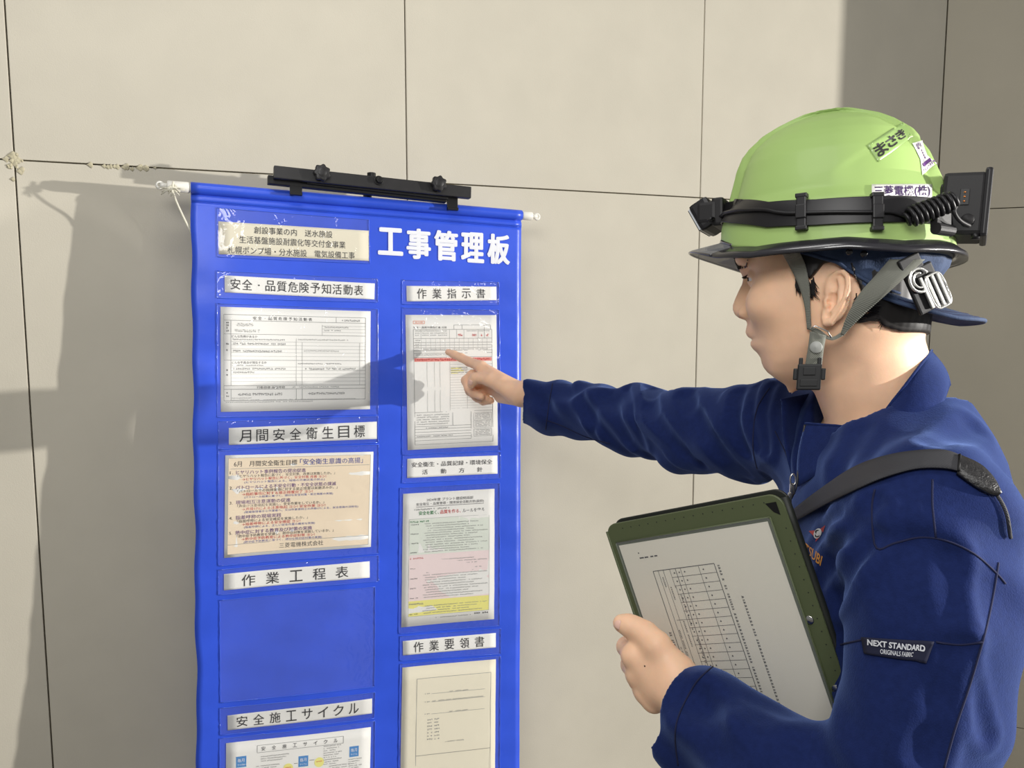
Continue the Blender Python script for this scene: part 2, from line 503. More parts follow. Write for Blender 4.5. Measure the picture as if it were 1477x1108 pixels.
# ================================================================== cards and papers in the pockets
M_paper = mat('white_paper', (244, 243, 238), rough=0.55, spec=0.3)
M_cream = mat('cream_paper', (240, 233, 210), rough=0.55, spec=0.3)
M_beige = mat('beige_print', (242, 224, 196), rough=0.6)
M_ink = mat('black_ink', (38, 36, 36), rough=0.7)
M_grey = mat('grey_ink', (148, 148, 146), rough=0.7)
M_lgrey = mat('pale_grey_ink', (188, 188, 184), rough=0.7)
M_red = mat('red_ink', (196, 66, 58), rough=0.7)
M_pink = mat('pink_print', (244, 226, 224), rough=0.7)
M_green = mat('green_ink', (44, 128, 66), rough=0.7)
M_greenp = mat('pale_green_print', (228, 234, 222), rough=0.7)
M_yellow = mat('yellow_print', (244, 238, 140), rough=0.7)
M_purple = mat('purple_ink', (96, 52, 120), rough=0.7)
M_blueink = mat('blue_ink', (52, 64, 150), rough=0.7)
M_blueicon = mat('blue_icon', (72, 142, 206), rough=0.6)
M_orange = mat('orange_ink', (224, 120, 70), rough=0.7)

class Print:
    """flat printing on one sheet, kept per colour"""
    def __init__(s, mapper_at, parent): s.at = mapper_at; s.parent = parent; s.d = {}
    def _put(s, m, P, F): s.d.setdefault(m, MB()).add(P, F)
    def rect(s, m, x0, y0, x1, y1, lv=1):
        nx = max(1, int(abs(x1 - x0) * 10)); ny = max(1, int(abs(y1 - y0) * 8))
        X, Y = np.meshgrid(np.linspace(x0, x1, nx + 1), np.linspace(y0, y1, ny + 1), indexing='ij')
        P = s.at(lv)(X, Y).reshape(-1, 3); F = []
        for i in range(nx):
            for j in range(ny): F.append((i * (ny + 1) + j, i * (ny + 1) + j + 1, (i + 1) * (ny + 1) + j + 1, (i + 1) * (ny + 1) + j))
        s._put(m, P, F)
    def frame(s, m, x0, y0, x1, y1, w, wy=None):
        wy = wy or w
        s.rect(m, x0, y0 - wy / 2, x1, y0 + wy / 2, 2); s.rect(m, x0, y1 - wy / 2, x1, y1 + wy / 2, 2)
        s.rect(m, x0 - w / 2, y0, x0 + w / 2, y1, 2); s.rect(m, x1 - w / 2, y0, x1 + w / 2, y1, 2)
    def h(s, m, x0, x1, y, w): s.rect(m, x0, y - w / 2, x1, y + w / 2, 2)
    def v(s, m, x, y0, y1, w): s.rect(m, x - w / 2, y0, x + w / 2, y1, 2)
    def text(s, m, t, x0, y0, x1, y1, bold=0.0, res=2):
        P, F = text_on(s.at(3), t, x0, y0, x1, y1, bold, res); s._put(m, P, F)
    def spaced(s, m, t, x0, y0, x1, y1, bold=0.0, res=2, fill=0.74):
        n = len(t); w = (x1 - x0) / n
        for i, ch in enumerate(t):
            if ch == ' ' or ch == '　': continue
            c = x0 + (i + 0.5) * w
            if ch == '・': s.text(m, ch, c - w * 0.08, (y0 + y1) / 2 - (y1 - y0) * .07, c + w * 0.08, (y0 + y1) / 2 + (y1 - y0) * .07, bold, res)
            else: s.text(m, ch, c - w * fill / 2, y0, c + w * fill / 2, y1, bold, res)
    def scribble(s, m, x0, y0, x1, h, seed, cell=0.02, gap=0.25):
        """a row of small writing too small to read: irregular strokes"""
        r = random.Random(seed); x = x0
        while x < x1 - cell * 0.5:
            w = cell * r.uniform(0.6, 1.1)
            if r.random() > gap * 0.4:
                for k in range(2):
                    yy = y0 + h * r.uniform(0.05, 0.75); s.rect(m, x, yy, min(x1, x + w * 0.82), yy + h * 0.2, 3)
                xx = x + w * r.uniform(0.1, 0.6); s.rect(m, xx, y0 + h * 0.05, xx + w * 0.17, y0 + h * 0.95, 3)
            x += w
    def done(s):
        for m, mb in s.d.items():
            o = mesh_obj('printing', mb.V, mb.F, m, s.parent); o['kind'] = 'stuff'

def sheet(name, px4, m, label, cat, off=0.0012, group=None, curl=None):
    f = quad_map(px4, off)
    n1, n2 = 14, 10
    S, T = np.meshgrid(np.linspace(0, 1, n1), np.linspace(0, 1, n2), indexing='ij')
    mb = MB(); mb.grid(f(S, T), thick=0.00025, dirn=W(bn) - W(np.zeros(3)))
    V = np.array(mb.V); c = V.mean(0); c[2] = V[:, 2].min()
    root = empty(name, c, label=label, cat=cat, group=group)
    mb.build('sheet', m, root, smooth=True)
    return root, Print(lambda lv: quad_map(px4, off + 0.00018 * lv), root)

# --- header cards
r, p = sheet('title_card', [(315, 319.5), (532, 333), (532, 376.5), (315.5, 367)], M_cream,
             'cream three-line project title card in the top left banner pocket', 'card')
p.text(M_ink, '創設事業の内　送水施設', 0.225, 0.09, 0.745, 0.31); p.text(M_ink, '生活基盤施設耐震化等交付金事業', 0.13, 0.40, 0.835, 0.63)
p.text(M_ink, '札幌ポンプ場・分水施設　電気設備工事', 0.055, 0.73, 0.90, 0.96); p.done()
def header(px4, t, x0, x1, label, y0=0.2, y1=0.82, fill=0.78, bold=0.004):
    r, p = sheet('header_card', px4, M_paper, label, 'card')
    p.spaced(M_ink, t, x0, y0, x1, y1, bold=bold, res=3, fill=fill); p.done()
header([(324, 397.5), (540.5, 409), (540, 432), (324, 422)], '安全・品質危険予知活動表', 0.03, 0.925, 'white heading card just above the landscape hazard form', 0.16, 0.80, 0.86)
header([(330, 617.5), (543, 608), (543, 633), (330, 642)], '月間安全衛生目標', 0.05, 0.93, 'white heading card between the hazard form and the beige goals sheet', 0.16, 0.86, 0.70)
header([(323, 828), (533, 809.5), (533, 833), (323, 851.5)], '作業工程表', 0.08, 0.88, 'white heading card above the empty pocket', 0.16, 0.86, 0.56)
header([(328, 1032.5), (536.5, 1007), (536.5, 1029), (328.5, 1054)], '安全施工サイクル', 0.04, 0.92, 'white heading card just above the sheet with blue and yellow icons', 0.14, 0.84, 0.66)
header([(586, 412.5), (716, 413.5), (716.6, 433), (586.5, 435)], '作業指示書', 0.08, 0.90, 'narrow white heading card at the top of the right column', 0.16, 0.84, 0.62)
header([(580.7, 924.5), (714.6, 912.6), (714.6, 933.4), (581.3, 945.6)], '作業要領書', 0.08, 0.90, 'narrow white heading card under the sheet with the yellow band', 0.14, 0.86, 0.62)
r, p = sheet('header_card', [(587.3, 661.7), (717.6, 657.1), (717.6, 683.4), (587, 689.6)], M_paper,
             'white two-line heading card under the sheet the man points at', 'card')
p.text(M_ink, '安全衛生・品質記録・環境保全', 0.045, 0.2, 0.94, 0.46, bold=0.004); p.spaced(M_ink, '活動方針', 0.09, 0.60, 0.9, 0.86, bold=0.004, fill=0.3); p.done()

# --- hazard form, landscape
r, p = sheet('hazard_form', [(318, 442.7), (534.5, 449), (533.3, 590.2), (318.5, 594.3)], M_paper,
             'white landscape form with ruled grey table in the upper left pocket', 'paper')
lw, lh = 0.003, 0.0045
p.frame(M_grey, 0.02, 0.07, 0.965, 0.895, lw, lh)
for y in (0.125, 0.255, 0.505, 0.75, 0.785): p.h(M_grey, 0.02, 0.965, y, lh)
p.v(M_grey, 0.065, 0.125, 0.75, lw); p.v(M_grey, 0.76, 0.07, 0.125, lw); p.v(M_lgrey, 0.665, 0.15, 0.255, lw)
for y in (0.325, 0.36, 0.395, 0.43, 0.467, 0.57, 0.605, 0.64, 0.675, 0.712): p.h(M_lgrey, 0.065, 0.965, y, lh * 0.8)
for y in (0.16, 0.19, 0.222): p.h(M_lgrey, 0.665, 0.965, y, lh * 0.8)
for x in (0.49, 0.53, 0.925): p.v(M_lgrey, x, 0.325 if x != 0.49 else 0.29, 0.75, lw)
for x in (0.065, 0.49, 0.53): p.v(M_grey, x, 0.785, 0.895, lw)
p.spaced(M_ink, '安全・品質危険予知活動表', 0.20, 0.083, 0.60, 0.115, fill=0.72)
p.scribble(M_grey, 0.80, 0.09, 0.93, 0.022, 3, 0.012)
p.text(M_ink, 'どんな危険があるか', 0.07, 0.265, 0.235, 0.29); p.text(M_ink, 'どんな不具合が発生するか', 0.07, 0.515, 0.295, 0.54)
p.text(M_ink, '行動目標 指差呼称', 0.23, 0.757, 0.415, 0.780)
for k, (x0, y, x1, h, mm) in enumerate([(0.075, 0.298, 0.42, 0.016, M_grey), (0.50, 0.29, 0.85, 0.018, M_lgrey), (0.09, 0.145, 0.21, 0.04, M_lgrey), (0.09, 0.205, 0.25, 0.035, M_lgrey),
        (0.08, 0.335, 0.42, 0.022, M_grey), (0.08, 0.405, 0.40, 0.024, M_grey), (0.54, 0.40, 0.80, 0.02, M_lgrey), (0.07, 0.548, 0.28, 0.014, M_grey),
        (0.50, 0.53, 0.83, 0.014, M_grey), (0.08, 0.577, 0.44, 0.022, M_grey), (0.55, 0.577, 0.90, 0.022, M_grey), (0.08, 0.612, 0.22, 0.02, M_grey),
        (0.45, 0.762, 0.78, 0.012, M_grey), (0.11, 0.82, 0.40, 0.03, M_grey), (0.57, 0.82, 0.82, 0.026, M_grey), (0.07, 0.865, 0.2, 0.01, M_grey),
        (0.03, 0.905, 0.6, 0.01, M_grey), (0.68, 0.165, 0.85, 0.014, M_grey), (0.68, 0.197, 0.80, 0.014, M_grey), (0.07, 0.885, 0.9, 0.007, M_grey)]):
    p.scribble(mm, x0, y, x1, h, 40 + k, 0.013)
for y in (0.14, 0.165, 0.19, 0.215, 0.34, 0.40, 0.59, 0.64, 0.81, 0.84): p.scribble(M_ink, 0.035, y, 0.052, 0.018, int(y * 900), 0.012)
p.done()

# --- monthly goals
r, p = sheet('goals_sheet', [(325, 656.7), (538.3, 651.4), (534.7, 788.7), (323.3, 804.6)], M_paper,
             'beige printed sheet with five purple and red goals in the middle left pocket', 'paper')
p.rect(M_beige, 0.02, 0.03, 0.98, 0.97, 1)
p.frame(M_grey, 0.02, 0.03, 0.98, 0.97, 0.002, 0.003); p.h(M_grey, 0.02, 0.98, 0.135, 0.004); p.h(M_grey, 0.02, 0.98, 0.875, 0.004)
p.text(M_ink, '6月　月間安全衛生目標', 0.055, 0.06, 0.47, 0.115); p.text(M_blueink, '「安全衛生意識の高揚」', 0.49, 0.055, 0.925, 0.115, bold=0.004)
goals = [('1.', 'ヒヤリハット事例報告の提出促進', 0.53, '「ヒヤリハット報告に基づく、安全対策、改善は実施したか。」', 0.73, '→ヒヤリハット報告に基づく、安全対策 改善 ヨシ!', 0.67, '(ヒヤリハット報告による、現場の労働災害の防止)', 0.66),
 ('2.', 'パトロールによる不安全行動・不安全状態の撲滅', 0.74, '「パトロールでの指摘事項に対する是正措置は実施済みか。」', 0.75, '→指摘事項に対する是正措置完了 ヨシ!', 0.58, '(パトロール結果に基づく、適切な安全対策・是正措置の実施)', 0.72),
 ('3.', '現場相互注意運動の促進', 0.43, '「声掛け注意喚起を実施し、安全作業をしているか。」', 0.66, '→声掛けによる注意喚起 ヨシ! 安全作業 ヨシ!', 0.67, '(現場管理者から作業者へ、又は作業者同士の声掛けによる、安全意識の活性化)', 0.90),
 ('4.', '指差呼称の現場実践', 0.37, '「指差呼称による安全確認を実施したか。」', 0.55, '→指差呼称による安全確認 ヨシ!', 0.50, '(指差呼称による、正しい安全作業の確実な実施)', 0.60),
 ('5.', '熱中症に対する教育及び対策の実施', 0.58, '「熱中症予防教育を受講し、熱中症対策を実施しているか。」', 0.73, '→熱中症予防教育による熱中症対策 ヨシ!', 0.60, '(熱中症予防教育に基づく、適切な熱中症対策の実施)', 0.65)]
for i, (n, a, xa, b, xb, c, xc, d, xd) in enumerate(goals):
    y = 0.150 + i * 0.1475
    p.text(M_ink, n, 0.03, y + 0.008, 0.05, y + 0.036); p.text(M_purple, a, 0.07, y, xa, y + 0.040, bold=0.004)
    p.text(M_ink, b, 0.08, y + 0.042, xb, y + 0.072); p.text(M_red, c, 0.11, y + 0.074, xc, y + 0.104, bold=0.006)
    p.text(M_blueink, d, 0.125, y + 0.108, xd, y + 0.134)
p.text(M_ink, '三菱電機株式会社', 0.36, 0.895, 0.66, 0.945); p.done()

# --- cycle sheet
r, p = sheet('cycle_sheet', [(326.2, 1072.5), (535, 1048.8), (532, 1192), (325, 1222)], M_paper,
             'white chart sheet with blue and yellow icons at the lower left edge of the frame', 'paper')
p.frame(M_grey, 0.205, 0.055, 0.80, 0.125, 0.003, 0.004); p.spaced(M_ink, '安全施工サイクル', 0.21, 0.07, 0.78, 0.11, fill=0.38)
for (x, y) in ((0.065, 0.14), (0.485, 0.205), (0.845, 0.17)):
    p.rect(M_blueicon, x, y, x + 0.068, y + 0.105, 1); p.text(M_print, '毎月', x + 0.01, y + 0.02, x + 0.055, y + 0.055); p.text(M_print, 'サイクル', x + 0.01, y + 0.07, x + 0.058, y + 0.09)
for (x, y) in ((0.415, 0.31), (0.63, 0.285), (0.40, 0.38), (0.67, 0.40)):
    t = np.linspace(0, 2 * math.pi, 21)[:-1]; P = p.at(1)(x + 0.034 * np.cos(t), y + 0.048 * np.sin(t)); p._put(M_yellow, P, [tuple(range(20))])
    p.scribble(M_orange, x - 0.02, y - 0.015, x + 0.02, 0.012, int(x * 99), 0.01)
for k, (x0, x1, y0, n) in enumerate(((0.23, 0.42, 0.16, 3), (0.20, 0.36, 0.25, 6), (0.66, 0.79, 0.13, 9), (0.84, 0.94, 0.29, 6), (0.05, 0.18, 0.29, 6), (0.7, 0.85, 0.33, 4))):
    for j in range(n): p.scribble(M_grey, x0, y0 + j * 0.022, x1 - (j % 3) * 0.02, 0.012, k * 31 + j, 0.009)
p.h(M_ink, 0.455, 0.48, 0.27, 0.004); p.h(M_ink, 0.56, 0.595, 0.255, 0.004); p.scribble(M_ink, 0.46, 0.36, 0.56, 0.03, 8, 0.02); p.done()

# --- instruction form, the one pointed at
r, p = sheet('instruction_form', [(584.5, 454.3), (716, 454.6), (718, 642.7), (587.6, 649.2)], M_paper,
             'white ruled form with a red band that the man points at', 'paper')
lw, lh = 0.0045, 0.003
p.frame(M_orange, 0.08, 0.045, 0.20, 0.065, 0.004, 0.003); p.text(M_orange, '記入例', 0.10, 0.049, 0.18, 0.062)
p.text(M_ink, '安全・品質作業指示書 日誌', 0.08, 0.085, 0.44, 0.100)
p.frame(M_grey, 0.08, 0.108, 0.945, 0.965, lw, lh)
p.frame(M_grey, 0.52, 0.075, 0.93, 0.108, lw, lh); p.v(M_grey, 0.61, 0.075, 0.108, lw); p.v(M_grey, 0.86, 0.075, 0.175, lw)
for y in (0.175, 0.205, 0.225, 0.245, 0.265, 0.285, 0.315): p.h(M_grey, 0.08, 0.945, y, lh)
for x in (0.16, 0.47, 0.55, 0.63, 0.79): p.v(M_lgrey, x, 0.108, 0.175, lw)
for x in np.arange(0.16, 0.94, 0.052): p.v(M_lgrey, x, 0.175, 0.265, lw * 0.7)
for (x0, x1, y, n) in ((0.10, 0.45, 0.115, 3), (0.66, 0.92, 0.115, 1), (0.10, 0.15, 0.185, 4), (0.18, 0.9, 0.252, 1), (0.10, 0.5, 0.293, 1)):
    for j in range(n): p.scribble(M_grey, x0, y + j * 0.016, x1, 0.008, int(x0 * 100) + j, 0.016)
for x in (0.565, 0.72, 0.82, 0.88):
    t = np.linspace(0, 2 * math.pi, 13); Pn = []
    p.scribble(M_red, x, 0.140, x + 0.05, 0.022, int(x * 77), 0.02)
p.rect(mat('pink_band', (236, 150, 140), rough=.7), 0.085, 0.320, 0.94, 0.347, 1); p.scribble(M_red, 0.09, 0.323, 0.60, 0.020, 9, 0.026, 0); p.scribble(M_red, 0.60, 0.323, 0.92, 0.020, 10, 0.026, 0)
for x in (0.22, 0.30, 0.36, 0.47, 0.66): p.v(M_lgrey, x, 0.35, 0.725, lw * 0.8)
for k in range(18): p.h(M_lgrey, 0.47, 0.945, 0.37 + 0.0195 * k, lh * 0.7)
p.rect(M_yellow, 0.48, 0.395, 0.60, 0.405, 1); p.rect(M_yellow, 0.48, 0.413, 0.62, 0.423, 1); p.rect(M_yellow, 0.48, 0.431, 0.56, 0.440, 1)
for j in range(3): p.scribble(M_grey, 0.48, 0.393 + j * 0.018, 0.66, 0.009, 60 + j, 0.015)
p.h(M_grey, 0.08, 0.945, 0.725, lh); p.rect(M_grey, 0.50, 0.735, 0.69, 0.755, 1); p.v(M_grey, 0.495, 0.725, 0.83, lw); p.v(M_grey, 0.70, 0.725, 0.93, lw)
for y in (0.83, 0.85, 0.872, 0.893, 0.913, 0.935): p.h(M_grey, 0.08, 0.70, y, lh)
for j in range(5): p.scribble(M_grey, 0.10, 0.74 + j * 0.017, 0.46, 0.009, 70 + j, 0.016)
for a in (0.74, 0.80, 0.865):
    p.frame(M_lgrey, 0.73, a, 0.93, a + 0.055, lw, lh)
    for j in range(4): p.scribble(M_grey, 0.745, a + 0.004 + j * 0.012, 0.915, 0.008, int(a * 100) + j, 0.012)
p.scribble(M_ink, 0.2, 0.838, 0.45, 0.007, 5, 0.014); p.scribble(M_ink, 0.1, 0.9, 0.5, 0.007, 6, 0.014); p.done()

# --- policy sheet
r, p = sheet('policy_sheet', [(581.5, 712.4), (713.3, 705.1), (712, 892.5), (578.5, 905)], M_paper,
             'white policy sheet with pale green, pink and yellow bands', 'paper')
p.rect(M_greenp, 0.07, 0.195, 0.94, 0.465, 1); p.rect(M_pink, 0.07, 0.465, 0.94, 0.81, 1); p.rect(M_yellow, 0.07, 0.81, 0.94, 0.925, 1)
p.frame(M_lgrey, 0.07, 0.195, 0.94, 0.925, 0.004, 0.003)
p.text(M_ink, '2024年度 プラント建設統括部', 0.25, 0.045, 0.76, 0.068); p.text(M_ink, '安全衛生・品質管理・環境保全活動方針(抜粋)', 0.14, 0.075, 0.88, 0.100); p.h(M_ink, 0.14, 0.88, 0.106, 0.003)
p.scribble(M_grey, 0.12, 0.118, 0.52, 0.014, 3, 0.015)
p.text(M_green, '安全を築く、', 0.17, 0.138, 0.385, 0.168, bold=0.012); p.text(M_red, '品質を作る、', 0.40, 0.138, 0.625, 0.168, bold=0.012); p.text(M_ink, 'ルールを守る', 0.645, 0.138, 0.885, 0.168, bold=0.012)
p.scribble(M_green, 0.08, 0.208, 0.29, 0.016, 4, 0.018); p.scribble(M_red, 0.08, 0.483, 0.23, 0.014, 5, 0.018); p.scribble(M_grey, 0.08, 0.825, 0.23, 0.014, 6, 0.018)
k = 0
for y in list(np.arange(0.232, 0.45, 0.0175)) + list(np.arange(0.507, 0.80, 0.0185)) + list(np.arange(0.85, 0.915, 0.018)):
    k += 1; p.scribble(M_grey, 0.22 + (k % 4) * 0.012, y, 0.92 - (k * 7 % 5) * 0.05, 0.0085, 200 + k, 0.017)
    if k % 4 == 1: p.scribble(M_ink, 0.085, y, 0.17, 0.009, 300 + k, 0.017)
p.scribble(M_grey, 0.36, 0.945, 0.74, 0.009, 7, 0.016); p.scribble(M_ink, 0.78, 0.935, 0.93, 0.014, 8, 0.03); p.done()

# --- procedure sheet
r, p = sheet('procedure_sheet', [(580.3, 963), (715, 950.7), (713, 1140), (577, 1160)], M_cream,
             'cream procedure cover sheet with thin frame at the lower right of the banner', 'paper')
p.frame(M_grey, 0.155, 0.095, 0.945, 0.665, 0.004, 0.003); p.frame(M_grey, 0.155, 0.665, 0.945, 0.9, 0.004, 0.003)
for (y, a, b) in ((0.215, 0.50, 0.70), (0.275, 0.32, 0.87), (0.365, 0.50, 0.70)):
    p.h(M_grey, 0.31, 0.88, y, 0.0025); p.scribble(M_grey, 0.24, y - 0.008, 0.30, 0.008, 3, 0.016); p.scribble(M_grey, a, y - 0.010, b, 0.008, 12, 0.014)
for j in range(7): p.scribble(M_grey, 0.27, 0.40 + j * 0.024, 0.32, 0.012, 20 + j, 0.02); p.scribble(M_grey, 0.345, 0.40 + j * 0.024, 0.40, 0.012, 30 + j, 0.02)
p.scribble(M_grey, 0.46, 0.575, 0.66, 0.009, 5, 0.012); p.done()

# ================================================================== cord on the rod end
c0 = rodc(-0.052)
cord_root = MB()
pts = [Q(250, 262, 1.505), Q(249, 274, 1.505), Q(254, 290, 1.515), Q(264, 312, 1.535), Q(274, 332, 1.545), Q(284, 350, 1.57), Q(300, 380, 1.60)]
cord_root.tube([W(x) for x in catmull(pts, 24)], 0.0022, n=8)
for k in range(3):
    cc = Q(249, 270, 1.506); ring = [W(cc + np.array([0.005 * math.cos(t) * (1 + .2 * k), 0.004 * math.sin(t + k), 0.004 * math.sin(t) - 0.002 * k])) for t in np.linspace(0, 2 * math.pi, 15)]
    cord_root.tube(ring, 0.0021, n=7, caps=False)
r2 = random.Random(3)
for k in range(22):
    a = r2.uniform(0.0, math.pi); s0_ = Q(248, 273, 1.502); L_ = r2.uniform(0.012, 0.026)
    e_ = s0_ + np.array([-math.cos(a) * L_ * 1.0 - 0.001, r2.uniform(-0.004, 0.004), -math.sin(a) * L_ * 0.75 - 0.001 + 0.004])
    mid = (s0_ + e_) / 2 + np.array([0, 0, 0.002])
    cord_root.tube([W(x) for x in (s0_, mid, e_)], 0.0009, n=5)
o = cord_root.build('tie_cord', M_cord, None, smooth=True)
meta(o, 'white cord knotted with frayed end on the left rod tip', 'cord')

# ================================================================== stand with clamp bar above the banner
M_blk = mat('black_plastic', (36, 35, 36), rough=0.42, spec=0.45, noise=0.15, nscale=40)
M_blk2 = mat('black_metal', (20, 20, 21), rough=0.45, spec=0.3)
def bq(px, py, off):                     # point at distance off in front of the banner plane
    u, v = to_uv(px, py); return W(B_O + bu * u + bn * off + bd * v)
ubw = W(bu) - W(np.zeros(3)); nbw = W(bn) - W(np.zeros(3)); zbw = W(np.array([0, 0, 1.0])) - W(np.zeros(3))
foot = bq(528, 700, -0.06); foot = np.array([foot[0], foot[1], 0])
st = empty('banner_stand', foot, label='black stand whose clamp bar with two star knobs grips the banner top', cat='stand')
def bar(pxa, pxb, off, half_h, half_d, name, mt, bev=0.0015):
    a, b = bq(*pxa, off), bq(*pxb, off); ax = (b - a); Lh = np.linalg.norm(ax) / 2; ax /= 2 * Lh
    z = np.cross(ax, nbw); z /= np.linalg.norm(z)
    if z[2] < 0: z = -z
    m = MB(); m.frame_box((a + b) / 2, [ax, nbw, z], [Lh, half_d, half_h], bev); return m.build(name, mt, st)
bar((392.5, 254), (671, 283), 0.034, 0.0122, 0.009, 'clamp_bar', M_blk)
bar((385, 262), (640, 289), 0.016, 0.0085, 0.009, 'rear_bar', M_blk2)
bar((440, 267.5), (640, 290), 0.026, 0.0025, 0.006, 'rubber_strip', M_blk2, 0.0006)
for (px, py) in ((425, 273), (648, 295)):
    c = bq(px, py, 0.022)
    m = MB(); m.frame_box(c + zbw * 0.001, [ubw, nbw, zbw], [0.0118, 0.003, 0.0175], 0.0012)
    m.frame_box(c - zbw * 0.014 + nbw * 0.0025, [ubw, nbw, zbw], [0.0118, 0.006, 0.003], 0.001)
    m.frame_box(c + zbw * 0.014 - nbw * 0.010, [ubw, nbw, zbw], [0.0118, 0.012, 0.003], 0.001)
    m.build('hook', M_blk2, st)
for (px, py) in ((459, 257), (623, 272)):
    c = bq(px, py, 0.043)
    m = MB(); m.disc(c, nbw, 0.0075, 0.004, seg=20); m.disc(c + nbw * 0.004, nbw, 0.0155, 0.011, seg=42, dome=0.001, lobes=7, lobe=0.10)
    m.disc(c + nbw * 0.014, nbw, 0.0085, 0.0025, seg=24, dome=0.001); m.build('star_knob', M_blk, st, smooth=False)
c = bq(540, 266.5, 0.043); m = MB(); m.disc(c, nbw, 0.0095, 0.0025, seg=24); m.disc(c + nbw * 0.002, nbw, 0.0068, 0.008, seg=6, dome=0.0005); m.build('bolt', M_blk2, st)
c = bq(533, 257, 0.02); m = MB(); m.tube([c - zbw * 0.006, c + zbw * 0.006], 0.009, n=16); m.build('collar', M_blk2, st)
topc = bq(533, 262, -0.022)
m = MB(); m.frame_box((topc + bq(533, 262, 0.012)) / 2, [ubw, nbw, zbw], [0.012, 0.022, 0.006], 0.001); m.build('bracket', M_blk2, st)
m = MB(); m.tube([topc + zbw * 0.004, topc * 0.5 + foot * 0.5 + np.array([0, 0, 0.15]), foot + np.array([0, 0, 0.30])], [0.009, 0.011, 0.013], n=14); m.build('pole', M_blk2, st, smooth=True)
for k in range(3):
    a = math.atan2(wdir[1], wdir[0]) + (0, math.pi, -math.pi / 2)[k]
    m = MB(); m.tube([foot + np.array([0, 0, 0.36]), foot + np.array([0.16 * math.cos(a), 0.16 * math.sin(a), 0.012])], 0.009, n=10); m.build('leg', M_blk2, st, smooth=True)
# ================================================================== sculpting tools (signed distances -> surface mesh)
f32 = np.float32
def A3(*v): return np.array(v, dtype=f32)
def smin(a, b, k):
    h = np.maximum(k - np.abs(a - b), 0) / k
    return np.minimum(a, b) - h * h * k * 0.25
def smax(a, b, k): return -smin(-a, -b, k)
def cap(P, a, b, ra, rb):
    a = np.asarray(a, f32); b = np.asarray(b, f32); ab = b - a
    t = np.clip(((P - a) @ ab) / np.dot(ab, ab), 0, 1)
    d = P - a - t[:, None] * ab
    return np.sqrt((d * d).sum(1)) - (ra + (rb - ra) * t)
def chain(P, pts, k=0.0, kk=None):
    """pts: list of (xyz, r)"""
    d = None
    for (a, ra), (b, rb) in zip(pts[:-1], pts[1:]):
        e = cap(P, a, b, ra, rb)
        d = e if d is None else (smin(d, e, k) if k else np.minimum(d, e))
    return d
def ell(P, c, r, R=None):
    X = P - np.asarray(c, f32)
    if R is not None: X = X @ np.asarray(R, f32).T
    r = np.asarray(r, f32); k0 = np.sqrt(((X / r) ** 2).sum(1)); k1 = np.sqrt(((X / (r * r)) ** 2).sum(1)) + 1e-9
    return k0 * (k0 - 1) / k1

